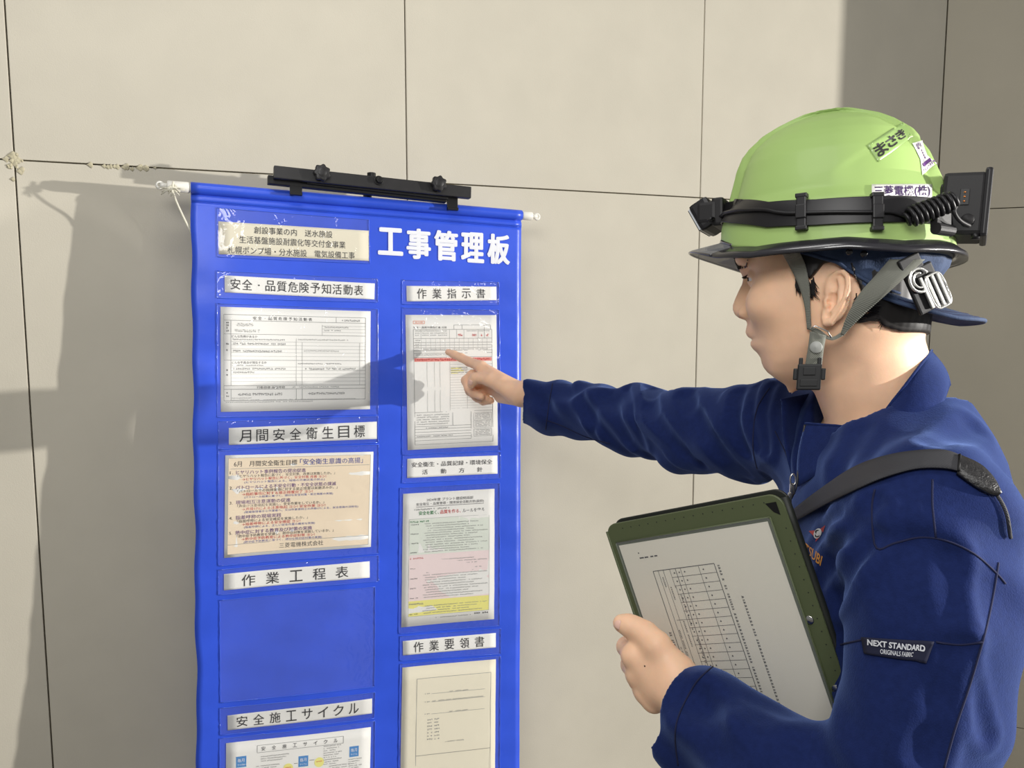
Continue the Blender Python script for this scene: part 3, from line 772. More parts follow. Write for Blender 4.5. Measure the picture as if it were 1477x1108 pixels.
def surface(fn, lo, hi, h, B=8, relax=1):
    """surface of fn = 0 inside the box lo..hi with cells of size h, as quads (P, F)"""
    lo = np.array(lo, float); hi = np.array(hi, float)
    nb = np.ceil((hi - lo) / (h * B)).astype(int)
    I = np.stack(np.meshgrid(*[np.arange(n) for n in nb], indexing='ij'), -1).reshape(-1, 3)
    C = (lo + (I + 0.5) * h * B).astype(f32)
    dc = np.concatenate([fn(C[i:i + 200000]) for i in range(0, len(C), 200000)])
    I = I[np.abs(dc) < h * B * 1.25]
    g = np.arange(B + 1); gx, gy, gz = np.meshgrid(g, g, g, indexing='ij')
    off = np.stack([gx, gy, gz], -1).reshape(-1, 3)
    n1 = B + 1
    D = np.empty((len(I), n1, n1, n1), f32)
    step = max(1, 400000 // (n1 ** 3))
    for s in range(0, len(I), step):
        blk = I[s:s + step]
        P = (lo + ((blk[:, None, :] * B + off[None]) * h)).reshape(-1, 3).astype(f32)
        D[s:s + step] = fn(P).reshape(-1, n1, n1, n1)
    keep = (D.min((1, 2, 3)) < 0) & (D.max((1, 2, 3)) > 0)
    I = I[keep]; D = D[keep]
    S = D < 0
    c8 = [(i, j, k) for i in (0, 1) for j in (0, 1) for k in (0, 1)]
    sub = lambda A, c: A[:, c[0]:c[0] + B, c[1]:c[1] + B, c[2]:c[2] + B]
    cnt = sum(sub(S, c).astype(np.int8) for c in c8)
    act = (cnt > 0) & (cnt < 8)
    bi, ci, cj, ck = np.nonzero(act)
    acc = np.zeros((len(bi), 3)); num = np.zeros(len(bi))
    def val(c): return D[bi, ci + c[0], cj + c[1], ck + c[2]]
    for ax in range(3):
        for c in c8:
            if c[ax]: continue
            e = list(c); e[ax] = 1
            a = val(c); b = val(e); m = (a < 0) != (b < 0)
            t = np.where(m, a / np.where(m, a - b, 1), 0)
            p = np.array(c, float)[None].repeat(len(bi), 0); p[:, ax] += t
            acc[m] += p[m]; num[m] += 1
    cell = I[bi] * B + np.stack([ci, cj, ck], -1)
    V = lo + (cell + acc / num[:, None]) * h
    tot = nb * B + 2
    key = lambda c: (c[:, 0] * tot[1] + c[:, 1]) * tot[2] + c[:, 2]
    K = key(cell); order = np.argsort(K); Ks = K[order]
    F = []
    for ax in range(3):
        u, v = [(1, 2), (2, 0), (0, 1)][ax]
        a = D[:, :B, :B, :B]
        sl = [slice(0, B)] * 3; sl[ax] = slice(1, B + 1)
        b = D[:, sl[0], sl[1], sl[2]]
        m = (a < 0) != (b < 0)
        ei, x, y, z = np.nonzero(m)
        base = I[ei] * B + np.stack([x, y, z], -1)
        neg = a[ei, x, y, z] < 0
        du = np.zeros(3, int); du[u] = 1; dv = np.zeros(3, int); dv[v] = 1
        quad = [base - du - dv, base - dv, base, base - du]
        idx = []; ok = np.ones(len(base), bool)
        for q in quad:
            kq = key(q); p = np.searchsorted(Ks, kq); p = np.minimum(p, len(Ks) - 1)
            ok &= (Ks[p] == kq) & (q >= 0).all(1); idx.append(order[p])
        q = np.stack(idx, -1)
        q = np.where(neg[:, None], q, q[:, ::-1])
        F.append(q[ok])
    F = np.concatenate(F)
    for _ in range(relax):
        s = np.zeros_like(V); n = np.zeros(len(V))
        for i in range(4):
            a, b = F[:, i], F[:, (i + 1) % 4]
            for c in range(3): s[:, c] += np.bincount(a, V[b, c], len(V)) + np.bincount(b, V[a, c], len(V))
            n += np.bincount(a, minlength=len(V)) + np.bincount(b, minlength=len(V))
        V = V * 0.5 + 0.5 * s / np.maximum(n, 1)[:, None]
    return V, F

def grad(fn, P, e=0.0008):
    P = np.asarray(P, f32); G = np.stack([fn(P + A3(*(e * (np.arange(3) == i)))) - fn(P - A3(*(e * (np.arange(3) == i)))) for i in range(3)], -1)
    return G / (np.linalg.norm(G, axis=1, keepdims=True) + 1e-9)
def march(fn, pxs, d0=0.5, d1=1.8, n=260):
    """first surface point along the view through each photo pixel"""
    pxs = np.asarray(pxs, float).reshape(-1, 2)
    R = np.stack([(pxs[:, 0] - 738.5) / F_PX, np.ones(len(pxs)), (554 - pxs[:, 1]) / F_PX], -1)
    ds = np.linspace(d0, d1, n); val = np.stack([fn((R * d).astype(f32)) for d in ds], -1)
    out = []
    for i in range(len(pxs)):
        neg = np.nonzero(val[i] < 0)[0]
        if len(neg) == 0: j = int(np.argmin(val[i])); out.append(R[i] * ds[j]); continue
        a, b = ds[max(neg[0] - 1, 0)], ds[neg[0]]
        for _ in range(14):
            m_ = (a + b) / 2
            if fn((R[i:i + 1] * m_).astype(f32))[0] < 0: b = m_
            else: a = m_
        out.append(R[i] * b)
    return np.array(out)
def pull(fn, P, off=0.0, it=6):
    """move points onto the surface fn = off"""
    P = np.array(P, float).reshape(-1, 3)
    for _ in range(it):
        P = P - grad(fn, P) * (fn(P.astype(f32)) - off)[:, None] * 0.9
    return P

# ================================================================== the man: frames and joints (site coordinates)
HC = np.array([0.36, 0.90, 0.0])
HF = np.array([-0.866, 0.5, 0.0]); HL = np.array([-0.5, -0.866, 0.0]); HU = np.array([0, 0, 1.0])
HM = np.stack([HF, HL, HU])                       # rows: forward, left (towards the photographer), up
def H(a, l, h): return HC + a * HF + l * HL + h * HU
def mid(px, py):
    k = (px - 738.5) / F_PX; a = (HC[0] - HC[1] * k) / (0.866 + 0.5 * k)
    return a, (554.0 - py) / F_PX * (HC[1] + 0.5 * a)
def to_head(P): return (P - HC.astype(f32)) @ HM.T.astype(f32)

prof = [(366, 1063.5), (372, 1063), (380, 1064), (388, 1067), (396, 1070), (403, 1072), (410, 1070.5), (420, 1065.5), (430, 1061), (440, 1057.3), (447, 1057), (454, 1060),
        (459, 1066), (462.5, 1076), (468, 1078.5), (474, 1077), (480, 1076), (486, 1079), (490.5, 1085), (494, 1083.5), (499, 1083.5), (504, 1087), (510, 1094),
        (517, 1098.5), (524, 1100), (531, 1103), (538, 1109), (544, 1119), (548, 1129), (552, 1142), (556, 1160), (561, 1185)]
_pm = np.array([mid(x, y) for (y, x) in prof])[::-1]
PH, PA = _pm[:, 1], _pm[:, 0]
PH = np.concatenate([[-0.02], PH, [0.19, 0.215, 0.235, 0.25]]); PA = np.concatenate([[0.0], PA, [0.098, 0.088, 0.065, 0.02]])
_T = np.array([[-0.012, .046, .001, .001, .001], [-0.004, .046, .006, .012, .010], [0.003, .044, .016, .03, .024], [.012, .040, .026, .045, .038], [.025, .030, .040, .055, .050],
    [.040, .014, .060, .065, .060], [.055, .002, .076, .080, .067], [.075, 0, .083, .088, .0715], [.095, 0, .0835, .092, .0735], [.110, 0, .0825, .094, .0745],
    [.125, 0, .085, .095, .075], [.14, 0, .093, .096, .0755], [.16, 0, .097, .096, .076], [.18, 0, .096, .095, .0755], [.205, 0, .086, .086, .068],
    [.225, 0, .070, .070, .055], [.24, 0, .05, .05, .04], [.250, 0, .02, .02, .018], [.256, 0, .001, .001, .001]])
_hh = np.linspace(-.02, .26, 561)
def _sm(v, k=15):
    w = np.hanning(2 * k + 3)[1:-1]; w /= w.sum(); p = np.concatenate([[v[0]] * (k), v, [v[-1]] * (k)]); return np.convolve(p, w, 'valid')
_TS = np.stack([_hh] + [_sm(np.interp(_hh, _T[:, 0], _T[:, i]), 14) for i in range(1, 5)], -1)
_PS = _sm(np.interp(_hh, PH, PA), 2)
def skull(X):
    h = X[:, 2]
    c, Fr, Bk, Wd = [np.interp(h, _TS[:, 0], _TS[:, i]).astype(f32) for i in (1, 2, 3, 4)]
    x = X[:, 0] - c; y = X[:, 1]
    rho = np.sqrt(x * x + y * y) + 1e-6
    ex = np.where(x > 0, Fr, Bk); n = 2.35
    R = 1.0 / ((np.abs(x / rho) / ex) ** n + (np.abs(y / rho) / Wd) ** n) ** (1 / n)
    extra = np.interp(h, _hh, _PS).astype(f32) - (c + Fr)
    wid = np.interp(h, [-0.01, .01, .03, .045, .052, .06, .072, .078, .083, .095, .105, .118, .127, .14, .16],
                    [.03, .026, .024, .024, .023, .022, .017, .0135, .0125, .0115, .0098, .0085, .010, .022, .04]).astype(f32)
    ys = y / rho * R
    R = R + extra * np.exp(-(np.abs(ys) / wid) ** 2.2) * np.clip(x / rho, 0, 1)
    d = (rho - R) * 0.80
    d = np.maximum(d, -h - 0.012); d = np.maximum(d, h - 0.256)
    return d
def head_sdf(P):
    X = to_head(P); d = skull(X)
    s = np.abs(X[:, 1]); Y = np.stack([X[:, 0], s, X[:, 2]], -1)
    d = smin(d, ell(Y, A3(.0925, .0115, .0835), A3(.0085, .0058, .0062)), .006)      # wings of the nose
    d = smax(d, -ell(Y, A3(.0955, .0055, .0765), A3(.005, .003, .004)), .003)        # nostrils
    d = smin(d, ell(Y, A3(.058, .043, .090), A3(.022, .023, .017)), .026)            # cheekbones
    d = smin(d, ell(Y, A3(.088, .028, .143), A3(.010, .022, .006)), .014)            # brow
    # eye sockets, balls and lids
    so = ell(Y, A3(.0945, .030, .1225), A3(.013, .017, .0095)); d = smax(d, -so, .012)
    d = smin(d, cap(Y, A3(.0725, .030, .1215), A3(.0725, .0305, .1215), .0138, .0138), .003)
    slit = np.maximum(np.abs(Y[:, 2] - .1208 + 0.25 * np.abs(Y[:, 1] - .031)) - .0022, np.abs(Y[:, 1] - .031) - .013)
    d = np.maximum(d, -np.maximum(slit, -(Y[:, 0] - .078)))
    # mouth line
    d = smax(d, -ell(Y, A3(.0905, .0, .0521), A3(.006, .023, .0011)), .002)
    # near and far ear
    e1 = np.array([-.89, .44, -.10]); e1 /= np.linalg.norm(e1); e2 = np.array([-.16, -.02, .98]); e2 -= e1 * np.dot(e1, e2); e2 /= np.linalg.norm(e2)
    e3 = np.cross(e1, e2); e3 = e3 if e3[1] > 0 else -e3
    E = np.array([-.0145, .0785, .0885])
    Z = ((Y - E.astype(f32)) @ np.stack([e1, e2, e3]).T.astype(f32))
    m = (np.abs(Z) < .06).all(1)
    if m.any():
        Z = Z[m] * f32(1070.0)
        rim = [(-9, 6, 2), (-10, 15, 1), (-7, 23, 1), (0, 28.5, 2), (8, 29, 3), (15, 24, 4), (18, 14, 5), (17, 1, 5), (12.5, -10, 4), (7, -19, 3), (2, -26, 2), (-4, -27.5, 1), (-8.5, -22, 0), (-9.5, -14, -1)]
        rr = [2.0, 2.3, 2.5, 2.7, 2.9, 2.9, 2.8, 2.7, 2.8, 3.3, 4.6, 4.6, 3.6, 3.0]
        de = ell(Z, A3(4, 2, -0.5), A3(15.5, 27.5, 4.2))
        de = smin(de, ell(Z, A3(-2, 0, -6), A3(11, 22, 6)), 5)
        de = smax(de, -ell(Z, A3(-0.5, -4, 3), A3(8, 11, 8.5)), 1.5)
        de = smax(de, -ell(Z, A3(0.5, 14, 4), A3(6, 8, 6)), 1.5)
        de = smax(de, -chain(Z, [((5, 25, 4.5), 2.0), ((11.5, 20, 5), 2.0), ((14, 8, 5), 2.0), ((12.5, -4, 5), 1.8)]), 1.2)
        de = smin(de, chain(Z, [((x, y, z), r) for (x, y, z), r in zip(rim, rr)]), 2.2)
        de = smin(de, chain(Z, [((3, 20, 1.5), 1.8), ((7, 13, 2.2), 2.1), ((9.0, 3, 3), 2.2), ((9, -7, 3), 2.6), ((3, -15, 2.5), 2.8)]), 2.5)
        de = smin(de, cap(Z, A3(-8, -3, 1.5), A3(-7, -8, 1.5), 3.2, 3.0), 3)
        de = smax(de, -cap(Z, A3(-4.5, -4, 6), A3(-6, -3, -14), 2.8, 2.2), 1.5)
        de = de * f32(0.00093)
        dm = d[m]; d[m] = smin(dm, de, .004)
    return d
NECK = [((.388, .882, .080), .055), (tuple(Q(1256, 540, .895)), .0565), (tuple(Q(1284, 650, .90)), .062), (tuple(Q(1292, 720, .90)), .075)]
def headneck(P):
    d = np.full(len(P), 0.2, f32)
    lo, hi = A3(.20, .74, -.16), A3(.54, 1.06, .28)
    m = ((P > lo) & (P < hi)).all(1)
    far = np.maximum(np.maximum(lo - P, P - hi).max(1), 0)
    d = far + f32(0.03)
    if m.any():
        p = P[m]; dd = head_sdf(p)
        nk = chain(p, NECK, .02)
        d[m] = smin(dd, nk, .030)
    return d

# hands ------------------------------------------------------------
def finger(P, pts, k=.004): return chain(P, [(Q(*p[:3]), p[3]) for p in pts], k)
def hand_right(P):
    q = lambda *a: Q(*a)
    d = chain(P, [(q(812, 577, 1.53), .027), (q(775, 570, 1.575), .0245), (q(757, 567, 1.592), .0255)], .01)
    for tgt, r0, r1 in (((694, 530, 1.652), .0185, .0125), ((695, 540, 1.668), .019, .0125), ((699, 551, 1.678), .019, .012), ((705, 562, 1.682), .019, .0115)):
        d = smin(d, cap(P, q(752, 567, 1.60), q(*tgt), r0, r1), .008)
    d = smin(d, cap(P, q(752, 573, 1.60), q(722, 573, 1.662), .019, .0125), .010)
    f = finger(P, [(694, 529, 1.652, .0118), (676, 521.5, 1.673, .0096), (665, 516, 1.684, .0090), (655, 511.5, 1.692, .0082), (646.5, 508, 1.699, .0066)])
    d = smin(d, f, .006)
    th = finger(P, [(748, 572, 1.592, .0165), (722, 556, 1.612, .0155), (706, 548.5, 1.622, .0128), (695, 546, 1.630, .0108), (685.5, 545.5, 1.636, .0112), (682, 550, 1.638, .0098), (680, 555, 1.640, .0082)])
    d = smin(d, th, .009)
    mf = finger(P, [(695, 539, 1.668, .0118), (681, 541, 1.680, .0104), (672.5, 549, 1.682, .0106), (676, 561, 1.672, .0088), (683, 568, 1.664, .0085), (694, 572, 1.655, .0080)])
    rf = finger(P, [(699, 551, 1.678, .0115), (684, 555, 1.692, .0102), (678, 564, 1.690, .0102), (687, 573, 1.680, .0086), (702, 575, 1.672, .0080)])
    pf = finger(P, [(705, 562, 1.682, .0110), (692, 568, 1.692, .0095), (689, 574, 1.688, .0092), (697, 579, 1.680, .0080), (708, 578, 1.672, .0074)])
    d = smin(d, mf, .0025); d = smin(d, rf, .0022); d = smin(d, pf, .0022)
    # knuckle creases
    return d
LH_D = 0.0
def hand_left(P):
    q = lambda *a: Q(*a)
    d = chain(P, [(q(1040, 1060, .82), .029), (q(1000, 1020, .846), .0265), (q(978, 995, .862), .028)], .01)
    for tgt, r0, r1 in (((913, 946, .886), .021, .0132), ((920, 973, .888), .021, .0135), ((930, 997, .886), .020, .0122), ((943, 1013, .880), .020, .0115)):
        d = smin(d, cap(P, q(972, 985, .868), q(*tgt), r0, r1), .012)
    th = finger(P, [(975, 968, .862, .0175), (947, 931, .872, .0150), (931, 914, .882, .0128), (916, 905.5, .888, .0115), (905, 901.5, .891, .0110), (896, 899, .893, .0092)], .006)
    d = smin(d, th, .014)
    for (mc, r) in (((913, 946, .886), .0125), ((920, 973, .888), .0130), ((930, 997, .886), .0118), ((943, 1013, .880), .0105)):
        a = q(*mc); p1 = a + np.array([-.002, .036, -.002]); p2 = a + np.array([.014, .060, .000]); p3 = a + np.array([.034, .066, .002])
        d = smin(d, chain(P, [(a, r), (p1, r * .88), (p2, r * .78), (p3, r * .70)], .004), .004)
    return d
def boxed(fn, lo, hi):
    lo = np.array(lo, f32); hi = np.array(hi, f32)
    def g(P):
        m = ((P > lo) & (P < hi)).all(1)
        d = np.maximum(np.maximum(lo - P, P - hi).max(1), 0) + f32(.02)
        if m.any(): d[m] = fn(P[m])
        return d
    return g
SH_L = (.383, .742, -.140); EL_L = tuple(Q(1288, 1200, .705)); WR_L = tuple(Q(990, 1024, .852))
SH_R = tuple(Q(1132, 613, 1.10)); EL_R = tuple(Q(940, 613, 1.345)); WR_R = tuple(Q(775, 575, 1.57))
TC = np.array([.425, .925])
TF = np.array([-.985, .17]); TL = np.array([-.17, -.985])
_TT = np.array([[-1.0, .10, .10, .17], [-.70, .112, .112, .178], [-.52, .105, .092, .168], [-.36, .100, .098, .172], [-.24, .103, .110, .184], [-.15, .102, .112, .188], [-.11, .098, .110, .178],
    [-.08, .090, .105, .160], [-.055, .080, .096, .130], [-.03, .068, .084, .098], [-.005, .055, .07, .074], [.02, .03, .04, .05], [.04, .001, .001, .001]])
def torso(P, g=0.0):
    h = P[:, 2]; x = (P[:, :2] - TC.astype(f32)) @ TF.astype(f32); y = (P[:, :2] - TC.astype(f32)) @ TL.astype(f32)
    Fr, Bk, Wd = [np.interp(h, _TT[:, 0], _TT[:, i]).astype(f32) + g for i in (1, 2, 3)]
    rho = np.sqrt(x * x + y * y) + 1e-6; ex = np.where(x > 0, Fr, Bk); n = 2.6
    R = 1.0 / ((np.abs(x / rho) / ex) ** n + (np.abs(y / rho) / Wd) ** n) ** (1 / n)
    return (rho - R) * 0.8
def trunk(P):
    """what the clothes hide: chest, arms, hips and legs"""
    d = np.maximum(torso(P, -.018), P[:, 2] + .03); d = np.maximum(d, -P[:, 2] - .62)
    d = smin(d, chain(P, [(SH_R, .045), (EL_R, .038), (WR_R, .024)], .02), .03)
    d = smin(d, chain(P, [(SH_L, .050), (EL_L, .040), (WR_L, .026)], .02), .03)
    d = smin(d, cap(P, NECK[2][0], NECK[3][0], .060, .060), .03)
    return d
# ------------------------------------------------------------------ body mesh
M_skin = mat('skin', (243, 199, 165), rough=0.5, spec=0.35, sss=0.25, noise=0.06, nscale=40, bump=0.12, bscale=900)
M_hair = mat('black_hair', (22, 19, 18), rough=0.45, spec=0.4)
M_navy = mat('navy_fabric', (25, 37, 82), rough=0.85, spec=0.08, sheen=0.34, noise=0.12, nscale=160, bump=0.5, bscale=700)
M_navydark = mat('navy_seam', (14, 20, 56), rough=0.9)
zdn = RT.T @ np.array([0, 0, -1.0])             # straight down, in site coordinates
hipq = np.array([.43, .96, -.62])
tfloor = (W(hipq)[2]) / 1.0
foot0 = W(hipq) * np.array([1, 1, 0])
person = empty('person', foot0, label='man in navy work jacket seen in profile, right arm stretched to point at a form', cat='person')

parts = []
V1, F1 = surface(headneck, (.20, .74, -.13), (.54, 1.06, .27), .0014)
V2, F2 = surface(boxed(hand_right, (-.16, 1.50, -.08), (.12, 1.76, .08)), (-.16, 1.50, -.08), (.12, 1.76, .08), .0013, relax=1)
V3, F3 = surface(boxed(hand_left, (.08, .78, -.42), (.28, .99, -.22)), (.08, .78, -.42), (.28, .99, -.22), .0014)
V4, F4 = surface(trunk, (0.0, .60, -.66), (.60, 1.66, .02), .010)
def join(parts):
    V = []; F = []; k = 0
    for v, f in parts: V.append(v); F.append(f + k); k += len(v)
    return np.vstack(V), np.vstack(F)
# legs under the trousers
def legs(P):
    d = None
    for s in (-1, 1):
        o = np.array([0, .09 * s, 0]); a = hipq + o; kn = a + zdn * .42 + np.array([-.02, 0, 0]); an = a + zdn * (tfloor - .09)
        e = chain(P, [(a, .075), (kn, .052), (an, .036), (an + zdn * .05 + np.array([-.12, 0, 0]), .028)], .03)
        d = e if d is None else smin(d, e, .02)
    return d
V5, F5 = surface(legs, (.20, .70, -1.70), (.60, 1.30, -.50), .012)
Vb, Fb = join([(V1, F1), (V2, F2), (V3, F3), (V4, F4), (V5, F5)])
body = mesh_obj('body', W(Vb), Fb, M_skin, person, smooth=True)
print('body', len(Vb))

# ------------------------------------------------------------------ jacket
def plane(P, c, n): return (P - np.asarray(c, f32)) @ np.asarray(n, f32)
def unit(v): v = np.asarray(v, float); return v / np.linalg.norm(v)
r_axis = unit(np.array(WR_R) - np.array(EL_R)); l_axis = unit(np.array(WR_L) - np.array(EL_L))
CUFF_R = Q(768, 576, 1.578); CUFF_L = Q(992, 1018, .855)
cuffn_l = unit(l_axis + np.array([-.0, .0, -.22]))
# folds: (photo pixels along the fold, depth of the fold, half width)
folds = [
 ([(876, 572), (893, 600), (905, 632)], .006, .010), ([(940, 560), (948, 600), (985, 650)], .010, .011), ([(990, 575), (1012, 610), (1045, 660), (1075, 690)], .008, .011),
 ([(935, 590), (960, 632), (1010, 665)], .006, .009), ([(1010, 600), (1040, 640), (1078, 684)], .006, .008), ([(1068, 568), (1062, 610), (1075, 650)], .009, .010),
 ([(1092, 560), (1084, 600), (1096, 645)], .005, .007), ([(1112, 560), (1100, 600), (1108, 650)], .004, .006),
 ([(840, 575), (850, 600), (862, 628)], .003, .008), ([(905, 565), (918, 600), (925, 640)], .004, .008),
 ([(1212, 742), (1185, 772), (1165, 800)], .003, .005), ([(1262, 730), (1225, 775), (1190, 840)], .005, .007), ([(1262, 770), (1232, 815), (1212, 860)], .005, .008),
 ([(1250, 790), (1222, 850), (1215, 880)], .003, .005), ([(1385, 930), (1372, 960), (1350, 1010)], .005, .008), ([(1400, 985), (1412, 1030), (1420, 1060)], .003, .006),
 ([(1365, 1000), (1352, 1040), (1335, 1090)], .005, .009), ([(1375, 805), (1372, 850), (1376, 890)], .003, .007),
 ([(1010, 1010), (1040, 1040), (1062, 1085)], .004, .010), ([(1090, 1040), (1085, 1070), (1100, 1105)], .003, .010),
 ([(1238, 625), (1222, 660), (1212, 690)], .003, .010), ([(1400, 620), (1380, 632), (1350, 640)], .004, .010)]
_fold_caps = []
def jacket_base(P):
    t = torso(P)
    t = np.maximum(t, -P[:, 2] - .66)
    ar = chain(P, [(SH_R, .062), (Q(1085, 622, 1.15), .0645), (Q(1000, 624, 1.25), .0625), (EL_R, .057), (Q(870, 598, 1.44), .0500), (Q(800, 587, 1.545), .0465), (Q(745, 576, 1.60), .0410)], .02)
    ar = np.maximum(ar, plane(P, CUFF_R, unit(r_axis + np.array([0, 0, .10]))))
    al = chain(P, [(SH_L, .0765), (Q(1349, 880, .715), .0705), (Q(1331, 1000, .710), .0635), (EL_L, .070), (Q(1104, 1110, .775), .059), (Q(1006, 1036, .845), .048), (Q(948, 993, .885), .0475)], .022)
    al = np.maximum(al, plane(P, CUFF_L, cuffn_l))
    xc = np.interp(P[:, 2], [-.396, -.275, -.203, -.14], [.337, .361, .375, .383]); yc = np.interp(P[:, 2], [-.396, -.275, -.203, -.14], [.705, .710, .715, .740])
    fl = np.interp(P[:, 2], [-.40, -.30, -.13, -.10], [.066, .0625, .0655, .09])
    q1 = -.46 * (P[:, 0] - xc) - .89 * (P[:, 1] - yc) - fl; q2 = .36 * (P[:, 0] - xc) - .933 * (P[:, 1] - yc) - fl
    al = smax(al, np.where(P[:, 0] > .25, smax(q1, q2, .006), -1).astype(f32), .012)
    d = smin(t, ar, .045); d = smin(d, al, .018)
    # slope from neck to the near shoulder
    d = smin(d, cap(P, (.44, .885, -.055), (.40, .765, -.122), .052, .062), .05)
    d = smin(d, cap(P, (.435, .96, -.05), (.39, 1.06, -.065), .050, .056), .05)
    # cuffs hollow
    d = np.maximum(d, -cap(P, CUFF_R - r_axis * .010 + A3(0, .009, 0), CUFF_R + r_axis * .05 + A3(0, .009, 0), .029, .029))
    d = np.maximum(d, -cap(P, CUFF_L - l_axis * .004, CUFF_L + l_axis * .05, .033, .034))
    # neck hole and open front
    nh = chain(P, [((.372, .905, -.085), .030), (tuple(Q(1276, 622, .90)), .079), (tuple(Q(1275, 560, .90)), .085)], .01)
    d = smax(d, -nh, .004)
    fo = cap(P, (.33, .925, .0), (.26, .925, -.02), .03, .05)
    fo = chain(P, [((.345, .925, -.115), .006), ((.335, .925, -.06), .030), ((.325, .93, .0), .05)], .01)
    d = smax(d, -smin(fo, cap(P, (.30, .925, -.12), (.27, .93, -.03), .012, .05), .01), .004)
    return d
for (pl, dep, hw) in folds:
    S = march(jacket_base, catmull(pl, 5))
    S = S + grad(jacket_base, S) * (hw * 0.75)
    # keep on the surface the camera sees
    _fold_caps.append((S, dep, hw))
def jacket_sdf(P):
    d = jacket_base(P)
    near = np.abs(d) < .03
    if near.any():
        p = P[near]; dn = d[near]
        x, y, z = p[:, 0], p[:, 1], p[:, 2]
        wr = np.sin(31 * x + 22 * y + 40 * z + 2.2 * np.sin(24 * z + 9 * x)) * np.sin(17 * x - 25 * y + 19 * z + 1.5 * np.sin(20 * y))
        wr2 = np.sin(75 * x - 48 * y + 60 * z + 2 * np.sin(33 * z - 21 * y))
        arm = np.clip((.30 - x) / .1, 0, 1)
        low = np.clip((-.20 - z) / .15, 0, 1)
        dn = dn - wr * (.0030 + .0040 * arm + .0030 * low) - wr2 * (.0010 + .0012 * arm)
        disp = np.zeros(len(p), f32)
        for S, dep, hw in _fold_caps:
            lo = S.min(0) - .04; hi = S.max(0) + .04
            m = ((p > lo) & (p < hi)).all(1)
            if not m.any(): continue
            pm = p[m]; e = None
            for a, b in zip(S[:-1], S[1:]):
                c_ = cap(pm, a, b, 0, 0); e = c_ if e is None else np.minimum(e, c_)
            n_ = len(pm)
            dd = dep * np.exp(-(e / (hw * 1.1)) ** 2) * 1.9 - dep * 0.8 * np.exp(-((e - hw * 2.3) / (hw * 1.1)) ** 2)
            disp[m] += dd
        dn = dn + np.clip(disp, -.004, .011)
        d[near] = dn
    return d
V, F = surface(jacket_sdf, (.02, .58, -.68), (.60, 1.66, .06), .0030, relax=2)
jacket = mesh_obj('jacket', W(V), F, M_navy, person, smooth=True)
print('jacket', len(V))
# ------------------------------------------------------------------ things laid on a sculpted surface
def decal(fn, quad, off, n=(12, 6), d0=.5, d1=1.3):
    """mapper of (s,t) in 0..1 on the surface fn seen inside the photo quad TL TR BR BL"""
    q = np.array(quad, float); S, T = np.meshgrid(np.linspace(0, 1, n[0]), np.linspace(0, 1, n[1]), indexing='ij')
    px = (1 - T)[..., None] * ((1 - S)[..., None] * q[0] + S[..., None] * q[1]) + T[..., None] * ((1 - S)[..., None] * q[3] + S[..., None] * q[2])
    P = march(fn, px.reshape(-1, 2), d0, d1); N_ = grad(fn, P); G = P.reshape(n[0], n[1], 3); N_ = N_.reshape(n[0], n[1], 3)
    def f(s, t, extra=0.0):
        s = np.clip(np.asarray(s, float), 0, 1) * (n[0] - 1); t = np.clip(np.asarray(t, float), 0, 1) * (n[1] - 1)
        i = np.minimum(s.astype(int), n[0] - 2); j = np.minimum(t.astype(int), n[1] - 2); a = (s - i)[..., None]; b = (t - j)[..., None]
        def bl(G): return (1 - a) * ((1 - b) * G[i, j] + b * G[i, j + 1]) + a * ((1 - b) * G[i + 1, j] + b * G[i + 1, j + 1])
        return W(bl(G) + bl(N_) * (off + extra))
    return f
def patch(fn, quad, off, thick, name, m, parent, n=(14, 8), smooth=True):
    f = decal(fn, quad, off, n); S, T = np.meshgrid(np.linspace(0, 1, n[0]), np.linspace(0, 1, n[1]), indexing='ij')
    mb = MB(); mb.grid(f(S, T), thick=thick); return mb.build(name, m, parent, smooth=smooth)
def ribbon(A, B, thick, n=28, mid_lift=0.0):
    """strap between two edge curves (site points); returns grid in world coordinates"""
    A = catmull(A, n); B = catmull(B, n); c = (A + B) / 2; w = B - A
    d = np.gradient(c, axis=0); nn = np.cross(d, w); nn /= np.linalg.norm(nn, axis=1, keepdims=True)
    nn *= np.sign(-(nn * c).sum(1))[:, None]     # towards the viewer
    G = np.stack([A, A * .75 + B * .25 + nn * mid_lift * .7, c + nn * mid_lift, A * .25 + B * .75 + nn * mid_lift * .7, B], 1)
    m = MB(); m.grid(W(G), thick=thick, dirn=W(nn[:, None, :] + 0 * G) - CAM); return m
def seam_on(fn, pts, name, m, parent, r=.0009, n=40, off=.0002, d1=1.8):
    P = march(fn, catmull(pts, n), .5, d1); P = P + grad(fn, P) * off
    mb = MB(); mb.tube(W(P), r, n=6); return mb.build(name, m, parent, smooth=True)

# jacket: seams, cuff stitching, flap edges
for pts in ([(1262, 706), (1258, 735), (1264, 790), (1292, 783), (1330, 775), (1368, 781), (1405, 799), (1436, 826), (1450, 842)],
            [(1440, 812), (1432, 860), (1420, 915), (1398, 990), (1378, 1050), (1362, 1108)],
            [(1212, 930), (1248, 922)], [(1350, 926), (1385, 930), (1418, 926)],
            [(1345, 692), (1345, 730), (1350, 775)],
            [(1028, 962), (1004, 985), (980, 1030), (974, 1062), (978, 1104)],
            [(797, 553), (791, 590), (787, 620)], [(787, 606), (810, 614), (845, 630), (880, 640)],
            [(1118, 622), (1132, 650), (1140, 672)], [(1110, 560), (1092, 590), (1086, 640), (1092, 676)]):
    seam_on(jacket_sdf, pts, 'seam', M_navydark, jacket)
